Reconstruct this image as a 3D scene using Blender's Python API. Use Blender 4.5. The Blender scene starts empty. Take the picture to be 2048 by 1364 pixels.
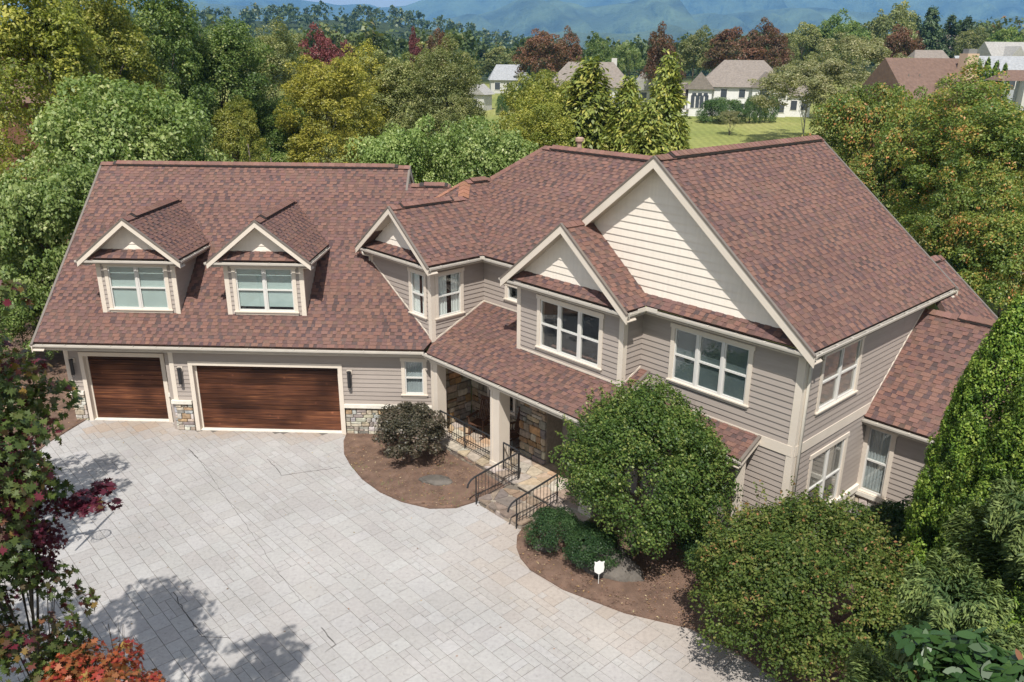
import bpy, bmesh, math, random
import numpy as np
from mathutils import Vector, Matrix

random.seed(7)
RNG = np.random.default_rng(11)
SC = bpy.context.scene
COL = SC.collection
rad = math.radians

# ------------------------------------------------------------------ camera
CAM = np.array([9.041, -24.421, 12.072])
YAW, PITCH, ROLL, FPX = rad(-1.983), rad(19.417), rad(0.458), 1598.8
_fw = np.array([math.sin(YAW) * math.cos(PITCH), math.cos(YAW) * math.cos(PITCH), -math.sin(PITCH)])
_r0 = np.array([math.cos(YAW), -math.sin(YAW), 0.0])
_u0 = np.cross(_r0, _fw)
_rt = _r0 * math.cos(ROLL) + _u0 * math.sin(ROLL)
_up = _u0 * math.cos(ROLL) - _r0 * math.sin(ROLL)
cd = bpy.data.cameras.new('camera')
cd.sensor_width = 36.0
cd.lens = 36.0 * FPX / 2048.0
cd.clip_start = 0.1
cd.clip_end = 60000
cam = bpy.data.objects.new('camera', cd)
COL.objects.link(cam)
mw = Matrix.Identity(4)
for i in range(3):
    mw[i][0], mw[i][1], mw[i][2], mw[i][3] = _rt[i], _up[i], -_fw[i], CAM[i]
cam.matrix_world = mw
SC.camera = cam

# ------------------------------------------------------------------ world, sun, exposure
SUN_AZ, SUN_EL = rad(183.5), rad(57)      # clockwise from +Y
w = bpy.data.worlds.new('World')
SC.world = w
w.use_nodes = True
wn = w.node_tree
bgn = wn.nodes['Background']
sky = wn.nodes.new('ShaderNodeTexSky')
sky.sky_type = 'NISHITA'
sky.sun_disc = False
sky.sun_elevation = SUN_EL
sky.sun_rotation = SUN_AZ
sky.air_density = 1.0
sky.dust_density = 1.5
sky.ozone_density = 1.0
# broken white cloud over the whole sky
tcw = wn.nodes.new('ShaderNodeTexCoord')
mpw = wn.nodes.new('ShaderNodeMapping')
mpw.inputs['Scale'].default_value = (1, 1, 3.2)
nzw = wn.nodes.new('ShaderNodeTexNoise')
nzw.inputs['Scale'].default_value = 2.6
nzw.inputs['Detail'].default_value = 7.0
rpw = wn.nodes.new('ShaderNodeValToRGB')
rpw.color_ramp.elements[0].position = 0.40
rpw.color_ramp.elements[1].position = 0.56
mxw = wn.nodes.new('ShaderNodeMixRGB')
mxw.inputs[2].default_value = (5.6, 5.7, 5.9, 1)
wn.links.new(tcw.outputs['Generated'], mpw.inputs[0])
wn.links.new(mpw.outputs[0], nzw.inputs['Vector'])
wn.links.new(nzw.outputs[0], rpw.inputs[0])
wn.links.new(rpw.outputs[0], mxw.inputs[0])
wn.links.new(sky.outputs[0], mxw.inputs[1])
wn.links.new(mxw.outputs[0], bgn.inputs[0])
bgn.inputs[1].default_value = 0.105
sd = bpy.data.lights.new('sun', 'SUN')
sd.energy = 4.7
sd.angle = rad(0.5)
sd.color = (1.0, 0.955, 0.89)
sun = bpy.data.objects.new('sun', sd)
COL.objects.link(sun)
sdir = Vector((math.sin(SUN_AZ) * math.cos(SUN_EL), math.cos(SUN_AZ) * math.cos(SUN_EL), math.sin(SUN_EL)))
sun.rotation_euler = sdir.to_track_quat('Z', 'Y').to_euler()
sun.location = (0, -60, 80)
SC.view_settings.view_transform = 'Standard'
SC.view_settings.look = 'None'
SC.view_settings.exposure = 0.38
SC.view_settings.gamma = 1.0
SC.render.engine = 'CYCLES'
SC.cycles.use_denoising = True
SC.cycles.max_bounces = 6
SC.cycles.diffuse_bounces = 3
SC.cycles.glossy_bounces = 3
SC.cycles.transmission_bounces = 4
SC.cycles.transparent_max_bounces = 12
SC.cycles.volume_bounces = 0
SC.cycles.caustics_reflective = False
SC.cycles.caustics_refractive = False


def ray(x, y):
    return _fw + _rt * ((x - 1024) / FPX) - _up * ((y - 682) / FPX)


def at_z(x, y, z):
    r = ray(x, y)
    return CAM + r * ((z - CAM[2]) / r[2])


def at_dist(x, y, dist):
    """point on the pixel's ray at the given horizontal distance"""
    r = ray(x, y)
    return CAM + r * (dist / math.hypot(r[0], r[1]))


# ------------------------------------------------------------------ materials
def new_mat(name):
    m = bpy.data.materials.new(name)
    m.use_nodes = True
    nt = m.node_tree
    return m, nt, nt.nodes['Principled BSDF']


def N(nt, t, **kw):
    n = nt.nodes.new(t)
    for k, v in kw.items():
        if k.startswith('i_'):
            key = k[2:]
            n.inputs[int(key) if key.isdigit() else key].default_value = v
        else:
            setattr(n, k, v)
    return n


def ramp(nt, stops):
    r = nt.nodes.new('ShaderNodeValToRGB')
    e = r.color_ramp.elements
    while len(e) < len(stops):
        e.new(0.5)
    for k, (p, c) in zip(e, stops):
        k.position = p
        k.color = (*c, 1)
    return r


def c3(c, f=1.0):
    return tuple(min(1.0, v * f) for v in c)


def noise_mat(name, color, rough=0.7, scale=6.0, var=0.18, bump=0.15, bscale=40.0, objvar=0.0, stretch=None, spec=0.3, bdist=0.01):
    m, nt, b = new_mat(name)
    tc = N(nt, 'ShaderNodeTexCoord')
    mp = N(nt, 'ShaderNodeMapping')
    if stretch:
        mp.inputs['Scale'].default_value = stretch
    nt.links.new(tc.outputs['Object'], mp.inputs[0])
    nz = N(nt, 'ShaderNodeTexNoise', i_Scale=scale, i_Detail=6.0)
    nt.links.new(mp.outputs[0], nz.inputs['Vector'])
    rp = ramp(nt, [(0.25, c3(color, 1 - var)), (0.75, c3(color, 1 + var))])
    nt.links.new(nz.outputs[0], rp.inputs[0])
    last = rp.outputs[0]
    if objvar:
        oi = N(nt, 'ShaderNodeObjectInfo')
        mr = N(nt, 'ShaderNodeMapRange')
        mr.inputs[3].default_value = 1 - objvar
        mr.inputs[4].default_value = 1 + objvar
        nt.links.new(oi.outputs['Random'], mr.inputs[0])
        mx = N(nt, 'ShaderNodeVectorMath', operation='SCALE')
        nt.links.new(last, mx.inputs[0])
        nt.links.new(mr.outputs[0], mx.inputs['Scale'])
        last = mx.outputs[0]
    nt.links.new(last, b.inputs['Base Color'])
    b.inputs['Roughness'].default_value = rough
    b.inputs['Specular IOR Level'].default_value = spec
    if bump:
        n2 = N(nt, 'ShaderNodeTexNoise', i_Scale=bscale, i_Detail=4.0)
        nt.links.new(mp.outputs[0], n2.inputs['Vector'])
        bp = N(nt, 'ShaderNodeBump', i_Strength=bump, i_Distance=bdist)
        nt.links.new(n2.outputs[0], bp.inputs['Height'])
        nt.links.new(bp.outputs[0], b.inputs['Normal'])
    return m


def attr_mat(name, rough=0.9, var=0.12, nscale=60.0, big=0.0, bump=0.3, spec=0.2, bscale=None, speck=0.0):
    """colour of each piece comes from its face attribute Col; noise adds grain and wear"""
    m, nt, b = new_mat(name)
    at = N(nt, 'ShaderNodeAttribute', attribute_name='Col')
    tc = N(nt, 'ShaderNodeTexCoord')
    nz = N(nt, 'ShaderNodeTexNoise', i_Scale=nscale, i_Detail=5.0)
    nt.links.new(tc.outputs['Object'], nz.inputs['Vector'])
    mr = N(nt, 'ShaderNodeMapRange')
    mr.inputs[1].default_value, mr.inputs[2].default_value = 0.3, 0.7
    mr.inputs[3].default_value, mr.inputs[4].default_value = 1 - var, 1 + var
    nt.links.new(nz.outputs[0], mr.inputs[0])
    sc = N(nt, 'ShaderNodeVectorMath', operation='SCALE')
    nt.links.new(at.outputs['Color'], sc.inputs[0])
    nt.links.new(mr.outputs[0], sc.inputs['Scale'])
    last = sc.outputs[0]
    if big:
        n3 = N(nt, 'ShaderNodeTexNoise', i_Scale=0.35, i_Detail=4.0)
        nt.links.new(tc.outputs['Object'], n3.inputs['Vector'])
        m3 = N(nt, 'ShaderNodeMapRange')
        m3.inputs[1].default_value, m3.inputs[2].default_value = 0.3, 0.7
        m3.inputs[3].default_value, m3.inputs[4].default_value = 1 - big, 1 + big
        nt.links.new(n3.outputs[0], m3.inputs[0])
        s3 = N(nt, 'ShaderNodeVectorMath', operation='SCALE')
        nt.links.new(last, s3.inputs[0])
        nt.links.new(m3.outputs[0], s3.inputs['Scale'])
        last = s3.outputs[0]
    if speck:
        n4 = N(nt, 'ShaderNodeTexNoise', i_Scale=9.0, i_Detail=8.0, i_Roughness=0.75)
        nt.links.new(tc.outputs['Object'], n4.inputs['Vector'])
        r4 = ramp(nt, [(0.30, (1 - speck,) * 3), (0.46, (1, 1, 1))])
        nt.links.new(n4.outputs[0], r4.inputs[0])
        s4 = N(nt, 'ShaderNodeVectorMath', operation='MULTIPLY')
        nt.links.new(last, s4.inputs[0])
        nt.links.new(r4.outputs[0], s4.inputs[1])
        last = s4.outputs[0]
    nt.links.new(last, b.inputs['Base Color'])
    b.inputs['Roughness'].default_value = rough
    b.inputs['Specular IOR Level'].default_value = spec
    if bump:
        n2 = N(nt, 'ShaderNodeTexNoise', i_Scale=bscale or nscale, i_Detail=5.0)
        nt.links.new(tc.outputs['Object'], n2.inputs['Vector'])
        bp = N(nt, 'ShaderNodeBump', i_Strength=bump, i_Distance=0.01)
        nt.links.new(n2.outputs[0], bp.inputs['Height'])
        nt.links.new(bp.outputs[0], b.inputs['Normal'])
    return m


LEAF_K = 1.45


def leaf_mat(name, stops, trans=0.35, rough=0.45, spec=0.35, k=1.0):
    """leaf colour by face attribute rnd: random, with shading painted in on arborvitae"""
    m, nt, b = new_mat(name)
    at = N(nt, 'ShaderNodeAttribute', attribute_name='rnd')
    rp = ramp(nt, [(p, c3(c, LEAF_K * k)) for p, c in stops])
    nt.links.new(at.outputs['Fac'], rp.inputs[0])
    oi = N(nt, 'ShaderNodeObjectInfo')
    mr = N(nt, 'ShaderNodeMapRange')
    mr.inputs[3].default_value, mr.inputs[4].default_value = 0.85, 1.15
    nt.links.new(oi.outputs['Random'], mr.inputs[0])
    sc = N(nt, 'ShaderNodeVectorMath', operation='SCALE')
    nt.links.new(rp.outputs[0], sc.inputs[0])
    nt.links.new(mr.outputs[0], sc.inputs['Scale'])
    nt.links.new(sc.outputs[0], b.inputs['Base Color'])
    b.inputs['Roughness'].default_value = rough
    b.inputs['Specular IOR Level'].default_value = spec
    tr = N(nt, 'ShaderNodeBsdfTranslucent')
    s2 = N(nt, 'ShaderNodeVectorMath', operation='MULTIPLY')
    s2.inputs[1].default_value = (1.25, 1.35, 0.7)
    nt.links.new(sc.outputs[0], s2.inputs[0])
    nt.links.new(s2.outputs[0], tr.inputs['Color'])
    mx = N(nt, 'ShaderNodeMixShader', i_0=trans)
    nt.links.new(b.outputs[0], mx.inputs[1])
    nt.links.new(tr.outputs[0], mx.inputs[2])
    nt.links.new(mx.outputs[0], nt.nodes['Material Output'].inputs['Surface'])
    return m


MT = {}
MT['shingle'] = attr_mat('shingle', rough=0.92, var=0.22, nscale=45, big=0.08, bump=0.35)
MT['deck'] = noise_mat('roof_deck', (0.10, 0.065, 0.055), 0.9)
MT['siding'] = noise_mat('painted_siding', (0.350, 0.303, 0.268), 0.55, 3.0, 0.05, 0.12, 60, objvar=0.045, stretch=(1, 1, 6))
MT['shake'] = noise_mat('cream_shake', (0.770, 0.700, 0.610), 0.6, 4.0, 0.05, 0.25, 30, objvar=0.03, stretch=(3, 3, .3))
MT['trim'] = noise_mat('cream_trim', (0.660, 0.585, 0.495), 0.5, 2.0, 0.05, 0.05, 30, spec=0.35)
MT['cap'] = noise_mat('cast_ledge', (0.70, 0.66, 0.58), 0.8, 5.0, 0.12, 0.2, 40)
MT['gutter'] = noise_mat('gutter_enamel', (0.60, 0.555, 0.485), 0.35, 3.0, 0.08, 0.0, spec=0.5)
MT['drip'] = noise_mat('drip_edge', (0.16, 0.135, 0.115), 0.5, 3.0, 0.1, 0.0, spec=0.4)
MT['vent'] = noise_mat('ridge_vent', (0.035, 0.028, 0.026), 0.7, 3.0, 0.1, 0.0)
MT['vinyl'] = noise_mat('window_vinyl', (0.64, 0.625, 0.59), 0.35, 2.0, 0.03, 0.0, spec=0.45)
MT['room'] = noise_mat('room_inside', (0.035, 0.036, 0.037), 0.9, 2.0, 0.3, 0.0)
MT['curtain'] = noise_mat('curtain', (0.78, 0.80, 0.77), 0.9, 3.0, 0.1, 0.0)
MT['sheer'] = noise_mat('grey_sheer', (0.36, 0.39, 0.40), 0.9, 3.0, 0.12, 0.0)
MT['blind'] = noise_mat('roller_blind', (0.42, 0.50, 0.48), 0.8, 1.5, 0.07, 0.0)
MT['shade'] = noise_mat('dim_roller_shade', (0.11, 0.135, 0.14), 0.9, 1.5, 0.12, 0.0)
MT['black'] = noise_mat('black_metal', (0.022, 0.022, 0.023), 0.45, 6.0, 0.2, 0.0, spec=0.5)
MT['soffit'] = noise_mat('soffit', (0.50, 0.44, 0.37), 0.7, 2.0, 0.05, 0.0)
MT['stone'] = attr_mat('wall_stone', rough=0.85, var=0.28, nscale=9, bump=0.8, bscale=14)
MT['mortar'] = noise_mat('mortar', (0.30, 0.26, 0.21), 0.95, 12, 0.2, 0.5)
MT['flag'] = attr_mat('flagstone', rough=0.75, var=0.22, nscale=6, bump=0.4, bscale=20, speck=0.25)
MT['paver'] = attr_mat('stamped_concrete', rough=0.8, var=0.07, nscale=12, big=0.12, bump=0.35, bscale=16, speck=0.32)
MT['joint'] = noise_mat('joint_grime', (0.150, 0.135, 0.120), 0.95, 8, 0.3, 0.0)
MT['soil'] = noise_mat('mulch_soil', (0.165, 0.105, 0.076), 0.95, 3.0, 0.35, 1.0, 45, bdist=0.03)
MT['rock'] = noise_mat('boulder_rock', (0.115, 0.102, 0.088), 0.9, 3.0, 0.45, 0.9, 12, bdist=0.04)
MT['bark'] = noise_mat('bark', (0.13, 0.105, 0.085), 0.95, 5.0, 0.35, 0.8, 25, stretch=(4, 4, .6), bdist=0.03)
MT['palebark'] = noise_mat('pale_bark', (0.36, 0.33, 0.29), 0.9, 5.0, 0.25, 0.5, 25, stretch=(2, 2, .6))
MT['orange'] = noise_mat('orange_hoop', (0.75, 0.16, 0.05), 0.4, 3, 0.05, 0.0)
MT['white'] = noise_mat('white_paint', (0.78, 0.78, 0.75), 0.5, 3, 0.04, 0.0)
MT['brownwood'] = noise_mat('chair_wood', (0.10, 0.05, 0.03), 0.5, 8, 0.3, 0.0, stretch=(1, 1, 8))
MT['litter'] = attr_mat('leaf_litter', rough=0.9, var=0.2, nscale=30, bump=0)
MT['grass_blade'] = noise_mat('weed_green', (0.13, 0.19, 0.05), 0.8, 5, 0.3, 0.0)


def lawn_mat():
    m, nt, b = new_mat('lawn')
    tc = N(nt, 'ShaderNodeTexCoord')
    n1 = N(nt, 'ShaderNodeTexNoise', i_Scale=0.05, i_Detail=6.0)
    n2 = N(nt, 'ShaderNodeTexNoise', i_Scale=1.6, i_Detail=8.0, i_Roughness=0.7)
    wv = N(nt, 'ShaderNodeTexWave', i_Scale=0.28, i_Distortion=1.5)
    for n in (n1, n2, wv):
        nt.links.new(tc.outputs['Object'], n.inputs['Vector'])
    r1 = ramp(nt, [(0.3, (0.150, 0.185, 0.050)), (0.55, (0.235, 0.250, 0.078)), (0.75, (0.330, 0.305, 0.125))])
    nt.links.new(n1.outputs[0], r1.inputs[0])
    r2 = ramp(nt, [(0.3, (0.72, 0.72, 0.72)), (0.7, (1.2, 1.2, 1.2))])
    nt.links.new(n2.outputs[0], r2.inputs[0])
    r3 = ramp(nt, [(0.0, (0.92, 0.92, 0.92)), (1.0, (1.06, 1.06, 1.06))])
    nt.links.new(wv.outputs[0], r3.inputs[0])
    a = N(nt, 'ShaderNodeVectorMath', operation='MULTIPLY')
    c = N(nt, 'ShaderNodeVectorMath', operation='MULTIPLY')
    nt.links.new(r1.outputs[0], a.inputs[0]); nt.links.new(r2.outputs[0], a.inputs[1])
    nt.links.new(a.outputs[0], c.inputs[0]); nt.links.new(r3.outputs[0], c.inputs[1])
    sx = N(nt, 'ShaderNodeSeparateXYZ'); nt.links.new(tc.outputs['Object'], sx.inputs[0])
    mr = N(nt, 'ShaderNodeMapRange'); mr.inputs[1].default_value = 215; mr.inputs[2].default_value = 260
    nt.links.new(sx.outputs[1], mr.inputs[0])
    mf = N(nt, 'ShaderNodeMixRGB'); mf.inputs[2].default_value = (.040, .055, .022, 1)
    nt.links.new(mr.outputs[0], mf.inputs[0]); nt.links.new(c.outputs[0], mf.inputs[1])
    nt.links.new(mf.outputs[0], b.inputs['Base Color'])
    b.inputs['Roughness'].default_value = 0.95
    b.inputs['Specular IOR Level'].default_value = 0.1
    bp = N(nt, 'ShaderNodeBump', i_Strength=0.6, i_Distance=0.05)
    nt.links.new(n2.outputs[0], bp.inputs['Height'])
    nt.links.new(bp.outputs[0], b.inputs['Normal'])
    return m


MT['lawn'] = lawn_mat()


def wood_mat():
    m, nt, b = new_mat('stained_cedar')
    tc = N(nt, 'ShaderNodeTexCoord')
    oi = N(nt, 'ShaderNodeObjectInfo')
    off = N(nt, 'ShaderNodeVectorMath', operation='SCALE')
    off.inputs[0].default_value = (13.0, 7.0, 31.0)
    nt.links.new(oi.outputs['Random'], off.inputs['Scale'])
    ad = N(nt, 'ShaderNodeVectorMath', operation='ADD')
    nt.links.new(tc.outputs['Object'], ad.inputs[0]); nt.links.new(off.outputs[0], ad.inputs[1])
    mp = N(nt, 'ShaderNodeMapping'); mp.inputs['Scale'].default_value = (0.6, 1, 13)
    nt.links.new(ad.outputs[0], mp.inputs[0])
    n1 = N(nt, 'ShaderNodeTexNoise', i_Scale=1.6, i_Detail=7.0, i_Roughness=0.62)
    nt.links.new(mp.outputs[0], n1.inputs['Vector'])
    r1 = ramp(nt, [(0.22, (0.034, 0.015, 0.011)), (0.43, (0.076, 0.031, 0.019)), (0.58, (0.130, 0.053, 0.028)), (0.78, (0.30, 0.140, 0.062))])
    nt.links.new(n1.outputs[0], r1.inputs[0])
    # large patches of darker and lighter tone plus knots
    n2 = N(nt, 'ShaderNodeTexNoise', i_Scale=0.7, i_Detail=2.0)
    nt.links.new(tc.outputs['Object'], n2.inputs['Vector'])
    r2 = ramp(nt, [(0.35, (0.55, 0.50, 0.48)), (0.66, (1.45, 1.35, 1.25))])
    nt.links.new(n2.outputs[0], r2.inputs[0])
    vo = N(nt, 'ShaderNodeTexVoronoi', i_Scale=2.6)
    nt.links.new(ad.outputs[0], vo.inputs['Vector'])
    r3 = ramp(nt, [(0.05, (1.9, 1.9, 2.0)), (0.14, (1, 1, 1))])
    nt.links.new(vo.outputs['Distance'], r3.inputs[0])
    a = N(nt, 'ShaderNodeVectorMath', operation='MULTIPLY')
    nt.links.new(r1.outputs[0], a.inputs[0]); nt.links.new(r2.outputs[0], a.inputs[1])
    c = N(nt, 'ShaderNodeVectorMath', operation='MULTIPLY')
    nt.links.new(a.outputs[0], c.inputs[0]); nt.links.new(r3.outputs[0], c.inputs[1])
    mr = N(nt, 'ShaderNodeMapRange'); mr.inputs[3].default_value = 0.55; mr.inputs[4].default_value = 1.2
    nt.links.new(oi.outputs['Random'], mr.inputs[0])
    sc = N(nt, 'ShaderNodeVectorMath', operation='SCALE')
    nt.links.new(c.outputs[0], sc.inputs[0]); nt.links.new(mr.outputs[0], sc.inputs['Scale'])
    nt.links.new(sc.outputs[0], b.inputs['Base Color'])
    b.inputs['Roughness'].default_value = 0.5
    b.inputs['Specular IOR Level'].default_value = 0.22
    return m


MT['wood'] = wood_mat()


def glass_mat():
    m, nt, b = new_mat('window_glass')
    nt.nodes.remove(b)
    gl = N(nt, 'ShaderNodeBsdfGlossy', i_Roughness=0.02)
    gl.inputs['Color'].default_value = (1, 1, 1, 1)
    tr = N(nt, 'ShaderNodeBsdfTransparent')
    tr.inputs['Color'].default_value = (0.955, 0.975, 0.97, 1)
    lw = N(nt, 'ShaderNodeLayerWeight', i_Blend=0.5)
    pw = N(nt, 'ShaderNodeMath', operation='POWER'); pw.inputs[1].default_value = 4.0
    fr = N(nt, 'ShaderNodeMath', operation='MULTIPLY_ADD'); fr.inputs[1].default_value = 0.75; fr.inputs[2].default_value = 0.055
    nt.links.new(lw.outputs['Facing'], pw.inputs[0]); nt.links.new(pw.outputs[0], fr.inputs[0])
    mx = N(nt, 'ShaderNodeMixShader')
    nt.links.new(fr.outputs[0], mx.inputs[0])
    nt.links.new(tr.outputs[0], mx.inputs[1]); nt.links.new(gl.outputs[0], mx.inputs[2])
    nt.links.new(mx.outputs[0], nt.nodes['Material Output'].inputs['Surface'])
    return m


MT['glass'] = glass_mat()


# ------------------------------------------------------------------ object helpers
def link(o, parent=None):
    COL.objects.link(o)
    if parent is not None:
        o.parent = parent
    return o


def tag(o, label=None, cat=None, group=None, kind=None):
    if label: o['label'] = label
    if cat: o['category'] = cat
    if group: o['group'] = group
    if kind: o['kind'] = kind
    return o


def empty(name, loc=(0, 0, 0), rz=0.0):
    o = bpy.data.objects.new(name, None)
    o.location = loc
    o.rotation_euler = (0, 0, rz)
    o.empty_display_size = 0.2
    return link(o)


def thing(name, label, cat, loc=(0, 0, 0), rz=0.0, group=None):
    return tag(empty(name, loc, rz), label, cat, group)


class MB:
    def __init__(s):
        s.v = []; s.f = []; s.c = []

    def poly_prism(s, top, bot, col=None):
        n = len(top); b = len(s.v)
        s.v += [tuple(p) for p in top] + [tuple(p) for p in bot]
        fs = [tuple(range(b, b + n)), tuple(range(b + 2 * n - 1, b + n - 1, -1))]
        for i in range(n):
            j = (i + 1) % n
            fs.append((b + i, b + n + i, b + n + j, b + j))
        s.f += fs
        if col is not None: s.c += [col] * len(fs)
        return s

    def shell(s, top, bot, col=None):       # top face + skirt, no underside
        n = len(top); b = len(s.v)
        s.v += [tuple(p) for p in top] + [tuple(p) for p in bot]
        fs = [tuple(range(b, b + n))]
        for i in range(n):
            j = (i + 1) % n
            fs.append((b + i, b + n + i, b + n + j, b + j))
        s.f += fs
        if col is not None: s.c += [col] * len(fs)
        return s

    def box(s, lo, hi, col=None):
        x0, y0, z0 = lo; x1, y1, z1 = hi
        return s.poly_prism([(x0, y0, z1), (x1, y0, z1), (x1, y1, z1), (x0, y1, z1)],
                            [(x0, y0, z0), (x1, y0, z0), (x1, y1, z0), (x0, y1, z0)], col)

    def fbox(s, fr, u0, u1, z0, z1, d0, d1, col=None):
        """box in a wall frame: along the wall, up, and outward depth d0..d1"""
        t = [fr.p(u0, z0, d1), fr.p(u1, z0, d1), fr.p(u1, z1, d1), fr.p(u0, z1, d1)]
        b = [fr.p(u0, z0, d0), fr.p(u1, z0, d0), fr.p(u1, z1, d0), fr.p(u0, z1, d0)]
        return s.poly_prism(t, b, col)

    def tube(s, pts, r, n=8, col=None, cap=True):
        pts = [np.asarray(p, float) for p in pts]
        rs = r if hasattr(r, '__len__') else [r] * len(pts)
        b0 = len(s.v); up = np.array([0, 0, 1.0])
        for i, p in enumerate(pts):
            d = pts[min(i + 1, len(pts) - 1)] - pts[max(i - 1, 0)]
            d = d / (np.linalg.norm(d) + 1e-9)
            a = np.cross(d, up)
            if np.linalg.norm(a) < 0.05: a = np.cross(d, np.array([1.0, 0, 0]))
            a /= np.linalg.norm(a); c = np.cross(d, a)
            for k in range(n):
                t = 2 * math.pi * k / n
                s.v.append(tuple(p + rs[i] * (a * math.cos(t) + c * math.sin(t))))
        nf = 0
        for i in range(len(pts) - 1):
            for k in range(n):
                k2 = (k + 1) % n
                s.f.append((b0 + i * n + k, b0 + i * n + k2, b0 + (i + 1) * n + k2, b0 + (i + 1) * n + k)); nf += 1
        if cap:
            s.f.append(tuple(b0 + k for k in range(n))[::-1]); nf += 1
            e = b0 + (len(pts) - 1) * n
            s.f.append(tuple(e + k for k in range(n))); nf += 1
        if col is not None: s.c += [col] * nf
        return s

    def mesh(s, name, mat, smooth=False):
        me = bpy.data.meshes.new(name)
        me.from_pydata(s.v, [], s.f)
        if s.c:
            at = me.attributes.new('Col', 'FLOAT_COLOR', 'FACE')
            at.data.foreach_set('color', np.array([(*c, 1.0) for c in s.c], dtype=np.float32).ravel())
        me.materials.append(MT[mat] if isinstance(mat, str) else mat)
        bm = bmesh.new(); bm.from_mesh(me)
        bmesh.ops.recalc_face_normals(bm, faces=bm.faces)
        bm.to_mesh(me); bm.free()
        if smooth:
            me.polygons.foreach_set('use_smooth', [True] * len(me.polygons))
        return me

    def build(s, name, mat, parent=None, smooth=False):
        return link(bpy.data.objects.new(name, s.mesh(name, mat, smooth)), parent)


class Fr:
    """wall frame: u along the wall, z up, d outward"""
    def __init__(s, o, u, n):
        s.o = np.array(o, float); s.u = np.array(u, float); s.n = np.array(n, float)

    def p(s, u, z, d=0.0):
        q = s.o + s.u * u + s.n * d
        return (q[0], q[1], z)


TH = rad(-45.342)
E1 = np.array([math.cos(TH), math.sin(TH), 0.0])
E2 = np.array([-math.sin(TH), math.cos(TH), 0.0])
OM = np.array([4.2, -0.5, 0.0])


def M3(a, b, z):
    q = OM + E1 * a + E2 * b
    return (q[0], q[1], z)


def front(b): return Fr(OM + E2 * b, E1, -E2)       # wall facing the drive, u = a
def side(a): return Fr(OM + E1 * a, E2, E1)         # wall facing right, u = b
def gfront(y): return Fr((0, y, 0), (1, 0, 0), (0, -1, 0))
def gright(x): return Fr((x, 0, 0), (0, 1, 0), (1, 0, 0))
def gleft(x): return Fr((x, 0, 0), (0, -1, 0), (-1, 0, 0))


def clip_convex(sub, clip):
    out = sub
    n = len(clip)
    for i in range(n):
        ax, ay = clip[i]; bx, by = clip[(i + 1) % n]
        inp, out = out, []
        if not inp: break
        def sd_(p): return (bx - ax) * (p[1] - ay) - (by - ay) * (p[0] - ax)
        for k in range(len(inp)):
            P, Q = inp[k], inp[(k + 1) % len(inp)]
            dp, dq = sd_(P), sd_(Q)
            if dp >= -1e-9: out.append(P)
            if (dp > 1e-9 and dq < -1e-9) or (dp < -1e-9 and dq > 1e-9):
                t = dp / (dp - dq)
                out.append((P[0] + t * (Q[0] - P[0]), P[1] + t * (Q[1] - P[1])))
    return out


def area2(p):
    return 0.5 * sum(p[i][0] * p[(i + 1) % len(p)][1] - p[(i + 1) % len(p)][0] * p[i][1] for i in range(len(p)))


def ccw(p):
    return p if area2(p) > 0 else p[::-1]


# ------------------------------------------------------------------ roof planes with shingles
HOUSE = thing('house', 'large taupe lap-siding house with brown shingle roofs, gables and dormers', 'house')
TABS = [(0.170, 0.097, 0.079), (0.160, 0.091, 0.076), (0.179, 0.101, 0.080), (0.150, 0.086, 0.074), (0.176, 0.095, 0.075), (0.145, 0.084, 0.075), (0.185, 0.103, 0.080)]
STRIP = [(0.113, 0.071, 0.062), (0.097, 0.063, 0.059), (0.126, 0.077, 0.065), (0.134, 0.080, 0.065), (0.090, 0.061, 0.059)]


def jit(c, a, rng=random):
    k = 1 + rng.uniform(-a, a)
    return tuple(max(0.0, v * k * (1 + rng.uniform(-a * .3, a * .3))) for v in c)


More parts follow.
